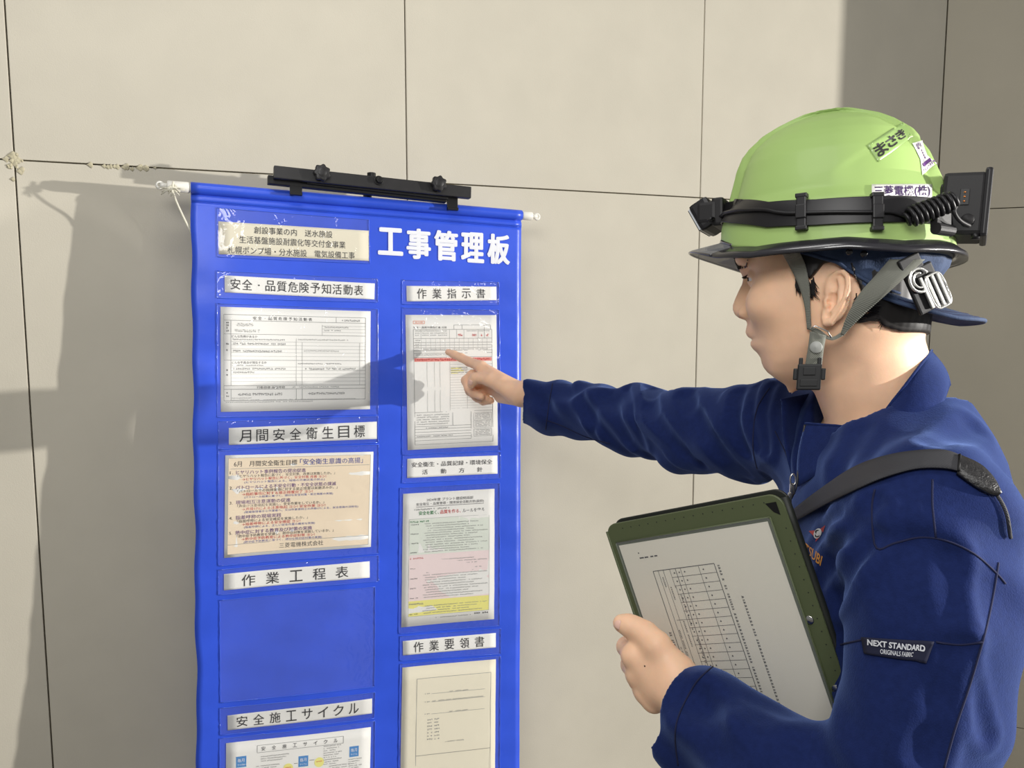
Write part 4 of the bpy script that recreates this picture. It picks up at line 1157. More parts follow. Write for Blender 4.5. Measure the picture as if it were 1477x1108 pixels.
# collar, open at the throat
colT = [(1161, 611, .885), (1205, 614, .866), (1253, 616, .836), (1293, 572, .824), (1325, 530, .835), (1342, 508, .868), (1338, 508, .93), (1300, 525, .99), (1230, 560, 1.005), (1180, 567, .985), (1127, 577, .965)]
colB = [(1149, 702, .872), (1195, 676, .835), (1245, 658, .805), (1300, 636, .795), (1348, 604, .800), (1370, 558, .842), (1364, 562, .95), (1310, 590, 1.01), (1235, 620, 1.02), (1180, 650, .995), (1143, 692, .945)]
T_ = catmull([Q(*p) for p in colT], 60); B_ = catmull([Q(*p) for p in colB], 60)
ctr = np.array([.43, .905, 0])
rows_ = []
for s_ in np.linspace(0, 1, 9):
    p = T_ * (1 - s_) + B_ * s_; o_ = p - ctr; o_[:, 2] = 0; o_ /= np.linalg.norm(o_, axis=1, keepdims=True)
    rows_.append(p + o_ * .004 * math.sin(math.pi * s_))
G = np.stack(rows_, 1)
m = MB(); o_ = G - ctr; o_[..., 2] = 0; o_ /= np.linalg.norm(o_, axis=2, keepdims=True)
m.grid(W(G), thick=.0026, dirn=W(o_) - CAM); collar = m.build('collar', M_navy, jacket, smooth=True)
m = MB(); m.tube(W(G[:, 0] + o_[:, 0] * .0002), .0016, n=6); m.build('collar_edge', M_navy, jacket, smooth=True)
m = MB(); m.tube(W(catmull([Q(1366, 550, .846), Q(1360, 576, .818), Q(1338, 605, .7985), Q(1312, 622, .7975)], 20)), .0010, n=6); m.build('seam', M_navydark, jacket, smooth=True)
# zip along the near front edge
M_metal = mat('bright_metal', (205, 203, 198), rough=0.25, metal=1.0)
P = catmull([Q(1161, 613, .884), Q(1153, 655, .880), Q(1149, 700, .868), Q(1140, 722, .862), Q(1132, 745, .86)], 40)
m = MB(); m.tube(W(P), .0012, n=6); m.build('zip', M_blk, jacket, smooth=True)
m = MB(); c = Q(1143, 705, .858); m.frame_box(W(c), np.eye(3), [.003, .002, .006], .001)
ring = [W(c + np.array([.003 * math.cos(t), -.002, .010 + .006 * math.sin(t)])) for t in np.linspace(0, 2 * math.pi, 15)]; m.tube(ring, .0009, n=6, caps=False)
m.frame_box(W(c + np.array([-.003, 0, -.012])), np.eye(3), [.002, .0015, .008], .0008); m.build('zip_pull', M_metal, jacket, smooth=True)
# sleeve pocket tag and chest embroidery
M_tag = mat('dark_tag', (12, 17, 46), rough=0.8); M_tagtxt = mat('white_thread', (206, 208, 214), rough=0.8)
tagq = [(1245, 919), (1348, 925), (1336, 956), (1249, 943)]
tag = patch(jacket_sdf, tagq, .0014, .0012, 'pocket_tag', M_tag, jacket)
def stretch(f, pts4, n=(8, 6)):
    q = np.array(pts4, float); S, T = np.meshgrid(np.linspace(0, 1, n[0]), np.linspace(0, 1, n[1]), indexing='ij')
    xy = (1 - T)[..., None] * ((1 - S)[..., None] * q[0] + S[..., None] * q[1]) + T[..., None] * ((1 - S)[..., None] * q[3] + S[..., None] * q[2])
    return f(xy[..., 0], xy[..., 1])
def words(fn, s, quad, off, m, parent, bold=0.0, n=(12, 6), name='lettering'):
    f = decal(fn, quad, off, n); P, F = text_on(f, s, 0, 0, 1, 1, bold, 3); o = mesh_obj(name, P, F, m, parent); o['kind'] = 'stuff'; return o
words(jacket_sdf, 'NEXT STANDARD', [(1255, 921.5), (1337, 931), (1336, 940), (1255, 930.5)], .0034, M_tagtxt, jacket, .03)
words(jacket_sdf, 'ORIGINALS FABRIC', [(1272, 935.5), (1320, 941), (1319, 948), (1272, 942.5)], .0034, M_tagtxt, jacket, .01)
M_gold = mat('gold_thread', (206, 142, 60), rough=0.6)
words(jacket_sdf, 'MITSUBI', [(1153.5, 775.5), (1187.5, 802), (1184, 816), (1153, 789)], .0012, M_gold, jacket, .02)
f = decal(jacket_sdf, [(1166, 754), (1194, 754), (1194, 784), (1166, 784)], .0010, (10, 10))
def ellip(cx, cy, rx, ry, tilt, n=28):
    t = np.linspace(0, 2 * math.pi, n + 1)[:-1]; x = rx * np.cos(t); y = ry * np.sin(t)
    return cx + x * math.cos(tilt) - y * math.sin(tilt), cy + x * math.sin(tilt) + y * math.cos(tilt)
emb = bpy.data.objects
m = MB()
for tri in ([(.06, .40), (.36, .36), (.30, .62)], [(.92, .10), (.62, .30), (.80, .46)], [(.40, .92), (.46, .72), (.62, .70)]):
    X = np.array([p[0] for p in tri]); Y = np.array([p[1] for p in tri]); m.add(f(X, Y), [(0, 1, 2)])
emblem = mesh_obj('chest_emblem', m.V, m.F, M_red, jacket); emblem['kind'] = 'stuff'
X, Y = ellip(.53, .50, .19, .27, .5); mesh_obj('emblem_disc', f(X, Y, .0003), [tuple(range(28))], M_white, jacket)
P, F = text_on(lambda x, y: f(x, y, .0006), 'S', .40, .31, .66, .69, .05, 4); mesh_obj('emblem_letter', P, F, M_ink, jacket)

# nails and a mole
M_nail = mat('fingernail', (240, 196, 178), rough=.3, spec=.6)
def nail(fn, c, ax, up, rl, rw, off=.0004):
    ax = unit(ax); G = []
    g = grad(fn, [c])[0]; sd = unit(np.cross(g, ax))
    for i in range(7):
        row = []
        for j in range(7):
            u, v = (i / 3 - 1), (j / 3 - 1); k_ = math.sqrt(max(0, 1 - .35 * v * v))
            row.append(np.array(c) + ax * rl * u * k_ + sd * rw * v * math.sqrt(max(0, 1 - .35 * u * u)))
        G.append(row)
    P = pull(fn, np.array(G).reshape(-1, 3), off).reshape(7, 7, 3)
    m = MB(); m.grid(W(P), thick=.0006); return m.build('fingernail', M_nail, person, smooth=True)
P_ = march(hand_right, [(678.5, 552.5)], 1.4, 1.75)[0]; nail(hand_right, P_, Q(680, 556, 1.64) - Q(684, 545, 1.64), None, .0062, .0050)
P_ = march(hand_left, [(889.5, 901)], .8, 1.0)[0]; nail(hand_left, P_, Q(888, 898, .89) - Q(905, 901, .89), None, .0060, .0055)
P_ = march(hand_left, [(930, 961)], .8, 1.0)[0]; m = MB(); m.disc(W(P_), W(grad(hand_left, [P_])[0]) - CAM, .0009, .0003, seg=10, dome=.0002); m.build('mole', mat('mole', (60, 36, 28), rough=.6), person)

# ------------------------------------------------------------------ trousers and boots (below the frame)
M_trs = mat('trouser_fabric', (24, 32, 72), rough=0.9, bump=.4, bscale=500)
def trousers_sdf(P):
    d = np.maximum(torso(P, -.006), P[:, 2] + .60); d = np.maximum(d, -P[:, 2] - .74)
    for s in (-1, 1):
        o = np.array([0, .09 * s, 0]); a = hipq + o + zdn * .02; kn = a + zdn * .42 + np.array([-.02, 0, 0]); an = a + zdn * (tfloor - .13)
        e = chain(P, [(a, .098), (kn, .078), (an, .068)], .03)
        e = np.maximum(e, plane(P, an, zdn)); d = smin(d, e, .03)
    return d
V, F = surface(trousers_sdf, (.20, .62, -1.70), (.62, 1.32, -.56), .009, relax=2)
mesh_obj('trousers', W(V), F, M_trs, person, smooth=True)
M_boot = mat('boot_leather', (30, 28, 27), rough=0.5)
for s in (-1, 1):
    a = W(hipq + np.array([0, .09 * s, 0])) * np.array([1, 1, 0])
    def boot(P, a=a):
        d = chain(P, [(a + [.0, 0, .20], .050), (a + [.01, 0, .06], .050), (a + [-.08, 0.01, .045], .044), (a + [-.15, 0.02, .040], .038)], .03)
        return np.maximum(d, -P[:, 2])
    V, F = surface(boot, a + [-.22, -.09, -.01], a + [.09, .11, .28], .006)
    mesh_obj('boot', V, F, M_boot, person, smooth=True)

# ------------------------------------------------------------------ eyes, brows, hair
M_eyew = mat('eye_white', (225, 220, 214), rough=0.15); M_iris = mat('dark_iris', (30, 20, 16), rough=0.1)
for s in (1, -1):
    c = H(.0725, .0305 * s, .1213)
    m = MB(); bm = bmesh.new(); bmesh.ops.create_uvsphere(bm, u_segments=20, v_segments=14, radius=.0119)
    m.add([W(c) + np.array(v.co[:]) for v in bm.verts], [[v.index for v in f_.verts] for f_ in bm.faces]); bm.free()
    e = m.build('eye', M_eyew, person, smooth=True)
    m = MB(); m.disc(W(H(.0835, .030 * s, .1213)), W(HF) - CAM, .0055, .0012, seg=20, dome=.0006); m.build('iris', M_iris, e, smooth=True)
    r2 = random.Random(4); m = MB()
    BB = pull(headneck, [H(.090, (.020 + .022 * k / 15) * s, .1245) for k in range(16)], .0002)
    for k in range(16):
        b = BB[k]
        tip = b + HF * .0055 - HU * .0018 + HL * s * .001 * (k - 8) / 8
        m.tube(W([b, (b + tip) / 2 - HU * .0006, tip]), [.00035, .00028, .0001], n=4)
    o = m.build('eyelashes', M_hair, person); o['kind'] = 'stuff'
    m = MB()
    tt = [r2.random() for k in range(300)]
    BB = pull(headneck, [H(.100 - .03 * t, (.006 + .046 * t) * s, .1410 + .006 * math.sin(t * 2.4) + r2.uniform(-.0048, .0048) * (1 - .5 * t)) for t in tt], .0004); GG = grad(headneck, BB)
    for k in range(300):
        b = BB[k]; g_ = GG[k]
        tip = b + (HL * s * .0060 + HU * r2.uniform(-.001, .002) - HF * .002) + g_ * .0012
        m.tube(W([b, tip]), [.0008, .0003], n=4)
    o = m.build('eyebrow', M_hair, person); o['kind'] = 'stuff'
def hair_region(X):
    a, l, h = X[:, 0], np.abs(X[:, 1]), X[:, 2]
    line = np.interp(a, [-.12, -.095, -.075, -.060, -.046, -.036, -.028, -.004, .004, .009, .014, .020, .040, .06, .12], [.054, .054, .053, .058, .076, .105, .128, .126, .116, .110, .114, .128, .155, .18, .20])
    return line - h
def hair_sdf(P):
    X = to_head(P); base = headneck(P); return np.maximum(base - .0042 + .0003 * np.sin(X[:, 0] * 500 + X[:, 2] * 60) * np.sin(X[:, 1] * 420), hair_region(X))
V, F = surface(hair_sdf, (.22, .76, .03), (.54, 1.04, .24), .0024, relax=1)
hair = mesh_obj('hair', W(V), F, M_hair, person, smooth=True)
r2 = random.Random(11); m = MB(); HA = []; HT = []
for k in range(1000):
    a = r2.choice([r2.uniform(-.100, -.052), r2.uniform(-.1, -.055), r2.uniform(-.1, -.055), r2.uniform(.006, .026)])
    hl = np.interp(a, [-.12, -.095, -.075, -.060, -.046, -.036, .004, .009, .016, .026], [.055, .055, .054, .060, .078, .105, .104, .096, .098, .105])
    h_ = hl + r2.uniform(-.001, .026 if a < 0 else .012); l0 = .09 * (1 if r2.random() < .75 else -1)
    b = H(a, l0, h_)
    L_ = r2.uniform(.006, .015) * (1 if a < 0 else .8)
    tip = b - HU * L_ + HF * (r2.uniform(.0, .006) if a < 0 else r2.uniform(-.004, .001)) 
    HA.append(b); HT.append(tip)
HA = pull(headneck, HA, .0032); HT = pull(headneck, HT, .0018); GT = grad(headneck, HT)
for b, tip, g_ in zip(HA, HT, GT):
    m.tube(W([b, b * .45 + tip * .55 + g_ * .0012, tip]), [.0007, .0005, .00012], n=4)
o = m.build('stray_hair', M_hair, person); o['kind'] = 'stuff'
# ================================================================== helmet
HS = np.array([[.120, .122, -.125, .108], [.142, .1215, -.1245, .1085], [.179, .1195, -.121, .107], [.208, .113, -.116, .103], [.219, .110, -.113, .100], [.2466, .103, -.102, .090], [.263, .0965, -.091, .079],
   [.2713, .090, -.0853, .072], [.2845, .075, -.069, .058], [.2924, .060, -.056, .046], [.3030, .035, -.030, .026], [.3065, .014, -.012, .010], [.3075, .001, -.001, .001]])
def hs(h, i): return np.interp(h, HS[:, 0], HS[:, i])
def sm01(x): x = np.clip(x, 0, 1); return x * x * (3 - 2 * x)
def shell_R(phi, h):
    F_, B_, W_ = hs(h, 1), -hs(h, 2), hs(h, 3); c, s = np.cos(phi), np.sin(phi)
    ex = np.where(c > 0, F_, B_); n = 2.15
    R = 1 / ((np.abs(c) / ex) ** n + (np.abs(s) / W_) ** n) ** (1 / n)
    l = np.abs(R * s); a = R * c
    up = sm01((h - .185) / .02)
    wid = .021 - .002 * sm01((a + .02) / -.1)
    R = R + .0100 * (sm01((wid - l) / .006 + 1) - 1) * up * sm01((h - .16) / .03)
    # recessed lower rear panel
    ln = (h - .262) - (a + .085) * -.62
    R = R - .0022 * sm01(-ln / .004) * sm01((-.012 - a) / .03) * sm01((h - .19) / .03)
    return R
def helmet_fn(P):
    X = to_head(P); rho = np.sqrt(X[:, 0] ** 2 + X[:, 1] ** 2) + 1e-6; phi = np.arctan2(X[:, 1], X[:, 0])
    h = np.clip(X[:, 2], .121, .3070)
    d = (rho - shell_R(phi, h)) * .75
    return np.maximum(np.maximum(d, X[:, 2] - .3075), .12 - X[:, 2]).astype(f32)
def rim_h(a): return np.interp(a, [-.13, -.11, -.08, -.055, -.03, 0, .06, .09, .105, .125], [.141, .141, .1385, .1405, .1435, .143, .1435, .150, .159, .172])
def SP(phi, h, off=0.0):
    R = shell_R(phi, h) + off
    return W(np.asarray(HC + np.multiply.outer(R * np.cos(phi), HF) + np.multiply.outer(R * np.sin(phi), HL) + np.multiply.outer(h, HU)))
M_lime = mat('pale_green_shell', (152, 180, 107), rough=0.5, spec=0.3, coat=0.04)
M_smoke = clear_vinyl('smoked_visor', tint=(.42, .42, .42), gloss=0.10, rough=0.08, bump=0.05, haze=0.12)
M_rim = mat('dark_rim_plastic', (38, 37, 41), rough=0.25, spec=0.6, coat=0.4)
hel = empty('safety_helmet', W(H(0, 0, .135)), label='pale green safety helmet with smoked brim, stickers and grey chin straps, on the man', cat='helmet')
NP, NH = 180, 72
phi = np.linspace(0, 2 * math.pi, NP + 1)[:-1]
vv = np.linspace(0, 1, NH)
a_at = np.cos(phi) * shell_R(phi, np.full(NP, .142)); rh = rim_h(a_at)
hh = rh[:, None] + (.3072 - rh[:, None]) * (1 - (1 - vv[None, :]) ** 1.7)
PH2 = np.repeat(phi[:, None], NH, 1)
m = MB(); m.grid(SP(PH2, hh), thick=.0025, closed_u=True); shell = m.build('shell', M_lime, hel, smooth=True)
# brim ring and smoked front peak
def brim_w(phi):
    f_ = np.maximum(np.cos(phi), 0) ** 3.0
    return .0085 + .0300 * f_ + .002 * np.maximum(-np.cos(phi), 0)
def brim_grid(ph, w0=0.0, w1=1.0):
    ph = np.asarray(ph); a_ = np.cos(ph) * shell_R(ph, np.full(len(ph), .142)); r_ = rim_h(a_); w = brim_w(ph); fr = np.maximum(np.cos(ph), 0) ** 3
    R0 = shell_R(ph, r_)
    prof_ = [(-.001, .004), (.0025, .001), (.55, -.002), (.95, -.0050), (1.0, -.0078), (.97, -.0105), (.80, -.0095), (.3, -.0075), (-.004, -.006)]
    pts = []
    for (u, dz) in prof_:
        out = u * w if u > .01 else u
        out = np.full(len(ph), u) if abs(u) < .01 else u * w
        dzz = dz * (1 - .35 * fr) - .0035 * fr * max(u, 0) - 0.004 * fr
        R = R0 + out; pts.append(W(HC + np.multiply.outer(R * np.cos(ph), HF) + np.multiply.outer(R * np.sin(ph), HL) + np.multiply.outer(r_ + dzz, HU)))
    return np.stack(pts, 1)
ph_b = np.linspace(math.radians(38), math.radians(322), 150)
G = brim_grid(ph_b); G = np.concatenate([G, G[:, :1]], 1); m = MB(); m.grid(G); m.build('brim', M_rim, hel, smooth=True)
ph_f = np.linspace(math.radians(-38.2), math.radians(38.2), 60)
G = brim_grid(ph_f); G = np.concatenate([G, G[:, :1]], 1); m = MB(); m.grid(G); m.build('peak', M_smoke, hel, smooth=True)
m = MB(); m.tube(brim_grid(ph_f)[:, 4], .0013, n=6); m.build('peak_edge', M_rim, hel, smooth=True)
m = MB(); m.tube(brim_grid(ph_f)[:, 0], .0022, n=6); m.build('peak_root', M_rim, hel, smooth=True)
# liner under the rim
M_liner = mat('grey_liner', (96, 98, 96), rough=0.6)
pl_ = np.linspace(0, 2 * math.pi, 100)[:-1]; al_ = np.cos(pl_) * .11; rl = rim_h(al_)
G = np.stack([W(HC + np.multiply.outer((shell_R(pl_, rl) - .006) * np.cos(pl_), HF) + np.multiply.outer((shell_R(pl_, rl) - .006) * np.sin(pl_), HL) + np.multiply.outer(rl + dz, HU)) for dz in (.012, -.008)], 1)
m = MB(); m.grid(G, thick=.002, closed_u=True); m.build('liner', M_liner, hel, smooth=True)
for (px, py) in ((1225, 363), (1246, 366)):
    m = MB(); m.disc(W(Q(px, py, .805)), W(np.array([-.4, -.9, -.2])) - CAM, .0035, .004, seg=12, dome=.001); m.build('liner_lug', M_rim, hel, smooth=True)
# stickers and writing
M_stk = mat('white_sticker', (232, 230, 226), rough=0.4); M_clrstk = mat('pale_green_sticker', (150, 180, 108), rough=0.3, coat=.3)
f = decal(helmet_fn, [(1257, 267.5), (1343, 266.5), (1343, 293), (1257, 294)], .0009, (14, 8))
m = MB(); m.grid(stretch(f, [(0, 0), (1, 0), (1, 1), (0, 1)], (14, 8)), thick=.0005); m.build('sticker', M_stk, hel, smooth=True)
P, F = text_on(lambda x, y: f(x, y, .0009), '三菱電機(株)', .035, .10, .965, .70, .016, 3); o = mesh_obj('lettering', P, F, mat('dark_purple_ink', (58, 34, 84), rough=.7), hel); o['kind'] = 'stuff'
f = decal(helmet_fn, [(1250, 210), (1302, 176), (1317, 197), (1266, 234)], .0003, (12, 8))
S, T = np.meshgrid(np.linspace(0, 1, 12), np.linspace(0, 1, 8), indexing='ij'); m = MB(); m.grid(f(S, T), thick=.0002); m.build('sticker', M_clrstk, hel, smooth=True)
for ch, (x0, y0, x1, y1) in zip('まさき', ((.08, .22, .36, .86), (.40, .26, .64, .80), (.68, .28, .89, .76))):
    m = MB()
    for k in range(7):
        rr = 0 if k == 6 else 1; dx = .012 * math.cos(k * math.pi / 3) * rr; dy = .020 * math.sin(k * math.pi / 3) * rr
        P, F = text_on(lambda x, y: f(x, y, .0006 + .00003 * k), ch, x0 + dx, y0 + dy, x1 + dx, y1 + dy, res=3); m.add(P, F)
    o = mesh_obj('lettering', m.V, m.F, M_ink, hel); o['kind'] = 'stuff'
f = decal(helmet_fn, [(1312, 207), (1334, 201), (1352, 240), (1328, 254)], .0008, (10, 12))
m = MB(); m.grid(stretch(f, [(.14, .02), (.78, .02), (.74, .56), (.26, .56)])); m.grid(stretch(f, [(.26, .54), (.76, .54), (1.0, .90), (.06, 1.0)]))
m.build('sticker', M_stk, hel, smooth=True)
m = MB(); m.grid(stretch(lambda x, y: f(x, y, .0008), [(.24, .70), (.80, .64), (.82, .75), (.26, .81)])); m.build('sticker_print', M_purple, hel)
m = MB()
for (x, y, w_, h_) in ((.50, .30, .05, .05), (.50, .38, .06, .05), (.50, .46, .06, .06), (.51, .54, .07, .06), (.30, .10, .05, .14), (.38, .08, .04, .16), (.46, .06, .05, .10), (.56, .08, .04, .12), (.34, .22, .12, .03),
                       (.22, .88, .05, .05), (.32, .87, .06, .06), (.43, .86, .03, .05), (.52, .84, .08, .02), (.66, .80, .05, .07), (.76, .79, .05, .07), (.86, .77, .06, .06)):
    m.add(f(np.array([x, x + w_, x + w_, x]), np.array([y, y, y + h_, y + h_]), .0014), [(0, 1, 2, 3)])
o = mesh_obj('sticker_print', m.V, m.F, M_purple, hel); o['kind'] = 'stuff'
f = decal(helmet_fn, [(1125, 318), (1195, 316), (1195, 332), (1125, 334)], .0006, (10, 4)); m = MB()
for (x0, y0, x1, y1) in ((.07, .42, .34, .50), (.52, .40, .60, .48), (.64, .42, .72, .50), (.80, .30, .85, .45), (.88, .32, .98, .40)):
    m.add(f(np.array([x0, x1, x1, x0]), np.array([y0, y0, y1, y1])), [(0, 1, 2, 3)])
o = mesh_obj('lettering', m.V, m.F, M_ink, hel); o['kind'] = 'stuff'
# chin straps
M_web = mat('grey_webbing', (110, 111, 102), rough=0.8, weave=420)
def face_pts(pts, lift):
    P = march(headneck, np.array([p[:2] for p in pts]), .6, 1.1); D = P[:, 1]; out = []
    for p, d in zip(pts, D):
        dd = min(d - lift, p[2]) if len(p) > 2 else d - lift
        out.append(Q(p[0], p[1], dd))
    return out
A_ = face_pts([(1126, 362, .832), (1139, 385), (1151, 410), (1160, 440), (1164, 475)], .0065)
B_ = face_pts([(1152, 362, .825), (1162, 385), (1167.5, 415), (1168.5, 445), (1170, 477)], .0070)
ribbon(A_, B_, .0012).build('chin_strap', M_web, hel, smooth=True)
A_ = [Q(1283, 374, .790), Q(1262, 398, .790), Q(1240, 423, .796), Q(1222, 455, .806), Q(1212, 482, .818)]
B_ = [Q(1334, 374, .780), Q(1302, 403, .778), Q(1276, 427, .784), Q(1244, 456, .800), Q(1216, 484, .815)]
ribbon(A_, B_, .0012).build('chin_strap', M_web, hel, smooth=True)
A_ = [Q(1166, 473, .826), Q(1180, 474, .823), Q(1198, 486, .822), Q(1212, 480, .820)]; B_ = [Q(1172, 480, .826), Q(1182, 484, .823), Q(1200, 491, .822), Q(1216, 484, .818)]
ribbon(A_, B_, .0014, n=16).build('strap_joint', M_web, hel, smooth=True)
A_ = [Q(1169, 478, .822), Q(1166, 500, .824), Q(1161, 530, .829)]; B_ = [Q(1192, 484, .820), Q(1188, 506, .821), Q(1185, 533, .826)]
ribbon(A_, B_, .0022, n=14).build('strap_end', M_web, hel, smooth=True)
M_snap = mat('grey_snap', (140, 141, 136), rough=.45)
m = MB(); m.disc(W(Q(1177, 501, .8215)), W(np.array([-.35, -.93, .0])) - CAM, .0062, .0016, seg=24, dome=.0008); m.build('snap', M_snap, hel, smooth=True)
m = MB(); m.tube(W([Q(1169, 474, .819), Q(1176, 470, .818), Q(1194, 478, .816), Q(1199, 487, .816)]), .0009, n=6); m.build('ring', M_metal, hel, smooth=True)
bx = unit([.93, -.36, 0.0]); by = unit([-.36, -.93, 0]); bz = np.array([0.07, 0, 1.0]); bz /= np.linalg.norm(bz)
AX = [W(v_) - CAM for v_ in (bx, by, bz)]
bk = MB(); c = Q(1167, 544, .824)
bk.frame_box(W(c), AX, [.0118, .0035, .0135], .0015); bk.frame_box(W(c + bz * .003 - bx * .0135), AX, [.0022, .003, .006], .001); bk.frame_box(W(c + bz * .003 + bx * .0135), AX, [.0022, .003, .006], .001)
bk.frame_box(W(c + bz * .0150 - bx * .009), AX, [.002, .003, .005], .001); bk.frame_box(W(c + bz * .0150 + bx * .009), AX, [.002, .003, .005], .001)
bk.frame_box(W(c - bz * .006 + by * .0036), AX, [.0085, .0008, .0035], .0005); bk.frame_box(W(c + bz * .006 + by * .0036), AX, [.0060, .0012, .0040], .0005)
bk.build('buckle', M_blk2, hel)
# rear harness clip with bright slats
n_ = unit(HF * -.62 + HL * .78); tz = unit(np.array([.42, .10, -.88]) - n_ * np.dot(np.array([.42, .10, -.88]), n_)); tx = np.cross(n_, tz); AX = [W(v_) - CAM for v_ in (tx, tz, n_)]
if np.dot(tx, [1, 0, 0]) < 0: tx = -tx; AX[0] = -AX[0]
c = Q(1338, 415, .783)
m = MB(); m.frame_box(W(c - n_ * .004), AX, [.0165, .0225, .0022], .002); m.frame_box(W(c - n_ * .004 - tz * .026 - tx * .004), AX, [.012, .010, .002], .0015); m.build('rear_clip', M_blk2, hel)
M_slat = mat('chrome_slat', (226, 226, 222), rough=.2, metal=.75)
def loop(cx, cz, rx, rz, r, start=0, end=2 * math.pi, nn=26, pw=1.0):
    out = []
    cx, cz, rx, rz = [q_ * .86 for q_ in (cx, cz, rx, rz)]
    for t in np.linspace(start, end, nn):
        ct, st_ = math.cos(t), math.sin(t); ct = math.copysign(abs(ct) ** pw, ct); st_ = math.copysign(abs(st_) ** pw, st_)
        out.append(W(c + tx * (cx + rx * ct) + tz * (cz + rz * st_) + n_ * .0010))
    return out
m = MB(); m.tube(loop(-.006, -.012, .0125, .0135, 0, math.pi * .5, math.pi * 1.9), .0015, n=8); m.build('dial_ring', M_slat, hel, smooth=True)
m = MB(); m.tube(loop(-.006, -.012, .0075, .0085, 0, math.pi * .5, math.pi * 1.7), .0011, n=8); m.build('dial_ring', M_slat, hel, smooth=True)
m = MB(); m.tube(loop(.010, .008, .0115, .020, 0, 0, 2 * math.pi, 30, .5), .0012, n=8); m.build('clip_frame', M_slat, hel, smooth=True)
for k in range(4):
    x_ = -.004 + k * .0062
    m = MB(); m.frame_box(W(c + tx * x_ + tz * (.004 + k * .0012) + n_ * .0008), AX, [.0015, .0165, .0014], .0006); m.build('slat', M_slat, hel)

# ================================================================== headlamp around the helmet
M_band = mat('black_rubber_band', (26, 25, 27), rough=0.42, spec=0.35, noise=.1, nscale=60); M_lampb = mat('dark_grey_plastic', (32, 31, 32), rough=0.5, spec=.25, bump=.1, bscale=900)
hd = empty('headlamp', W(H(0, 0, .16)), label='black headlamp strapped around the helmet with coiled cable and rear battery box', cat='headlamp')
def band_h(a): return np.interp(a, [-.125, -.1, -.05, 0, .05, .09, .11, .125], [.172, .172, .172, .173, .177, .190, .199, .202])
ph_ = np.linspace(0, 2 * math.pi, 140)[:-1]; ab = np.cos(ph_) * .118; hb = band_h(ab)
G = np.stack([SP(ph_, hb + dz, .0014) for dz in (.0130, .0125, .004, -.004, -.0125, -.0130)], 1)
off_ = [0, .0012, .0016, .0016, .0012, 0]
m = MB(); m.grid(G, thick=.0022, closed_u=True); m.build('band', M_band, hd, smooth=True)
def band_frame(px, py=307):
    P = march(helmet_fn, [(px, py)], .6, 1.1)[0]; g = grad(helmet_fn, [P])[0]; g[2] = 0; g /= np.linalg.norm(g); t = np.cross(g, HU); t /= np.linalg.norm(t)
    if t[0] < 0: t = -t
    return P, t, g
for px in (1158, 1263):
    P, t, g = band_frame(px); AX = [W(v_) - CAM for v_ in (t, g, HU)]
    m = MB(); m.frame_box(W(P + g * .0045), AX, [.0048, .0042, .0160], .0012); m.frame_box(W(P + g * .0085), AX, [.0052, .0022, .0070], .0010); m.frame_box(W(P + g * .004 + HU * .0165), AX, [.0058, .0050, .0022], .001); m.frame_box(W(P + g * .004 - HU * .0165), AX, [.0058, .0050, .0022], .001)
    m.build('cable_clip', M_band, hd)
# cable lying on the band
cp_ = [(1030, 322), (1048, 313), (1075, 306), (1105, 305), (1135, 309), (1158, 309), (1200, 308), (1240, 308), (1264, 308), (1280, 308), (1295, 312), (1308, 318)]
P = march(helmet_fn, catmull(cp_, 60), .6, 1.1); P = P + grad(helmet_fn, P) * .0062
P[:4] = P[:4] + np.array([-.002, -.003, 0])
m = MB(); m.tube(W(P), .0019, n=9); m.build('cable', M_band, hd, smooth=True)
c0_, c1_ = Q(1306, 316, .775), Q(1378, 288, .765); ax_ = unit(c1_ - c0_); e_a = unit(np.cross(ax_, [0, 1, .2])); e_b = np.cross(ax_, e_a)
turns = 9.5; pts = []
for k in range(240):
    t = k / 239; th = 2 * math.pi * turns * t
    pts.append(c0_ + (c1_ - c0_) * t + (e_a * math.cos(th) + e_b * math.sin(th)) * .0088 * min(1, .5 + 4 * t, .6 + 4 * (1 - t)))
m = MB(); m.tube(W(pts), .0021, n=8); m.build('coiled_cable', M_band, hd, smooth=True)
m = MB(); m.tube(W(catmull([pts[-1], Q(1376, 305, .762), Q(1384, 318, .765), Q(1398, 326, .772)], 20)), .0021, n=8); m.build('cable_end', M_lampb, hd, smooth=True)
# battery box: head frame axes, tipped back a little
tip = math.radians(5)
ba = unit(HF * -math.cos(tip) + HU * -math.sin(tip)); bu_ = unit(HU * math.cos(tip) - HF * math.sin(tip)); bl = HL; AX = [W(v_) - CAM for v_ in (ba, bl, bu_)]
c = H(-.1300, 0, .1830)
m = MB(); m.frame_box(W(c), AX, [.0195, .034, .0315], .004); m.build('battery_box', M_lampb, hd, smooth=False)
m = MB(); m.frame_box(W(c + ba * .0205 + bu_ * .001), AX, [.0035, .036, .0345], .0030); m.build('battery_lid', M_band, hd)
m = MB(); m.frame_box(W(c - ba * .016 + bu_ * .002), AX, [.006, .026, .020], .003); m.build('mount', M_band, hd)
m = MB(); m.frame_box(W(c + bl * .0345 + bu_ * .006 + ba * .001), AX, [.0042, .0008, .0082], .0004); m.build('contact_plate', M_blk2, hd)
M_cop = mat('copper_pin', (200, 130, 80), rough=.3, metal=1)
for k in range(3):
    m = MB(); m.disc(W(c + bl * .0352 + bu_ * (.0015 + .0045 * k) + ba * .001), W(HL) - CAM, .0011, .0006, seg=12, dome=.0004); m.build('pin', M_cop, hd)
m = MB(); m.disc(W(c + bl * .034 - bu_ * .0175 + ba * .0055), W(HL) - CAM, .0062, .003, seg=24, dome=.002); m.build('socket', M_lampb, hd, smooth=True)
m = MB(); m.tube([W(c + ba * .014 + bl * .03 + bu_ * z) for z in (-.036, -.030)], .004, n=10); m.build('latch', M_band, hd, smooth=True)
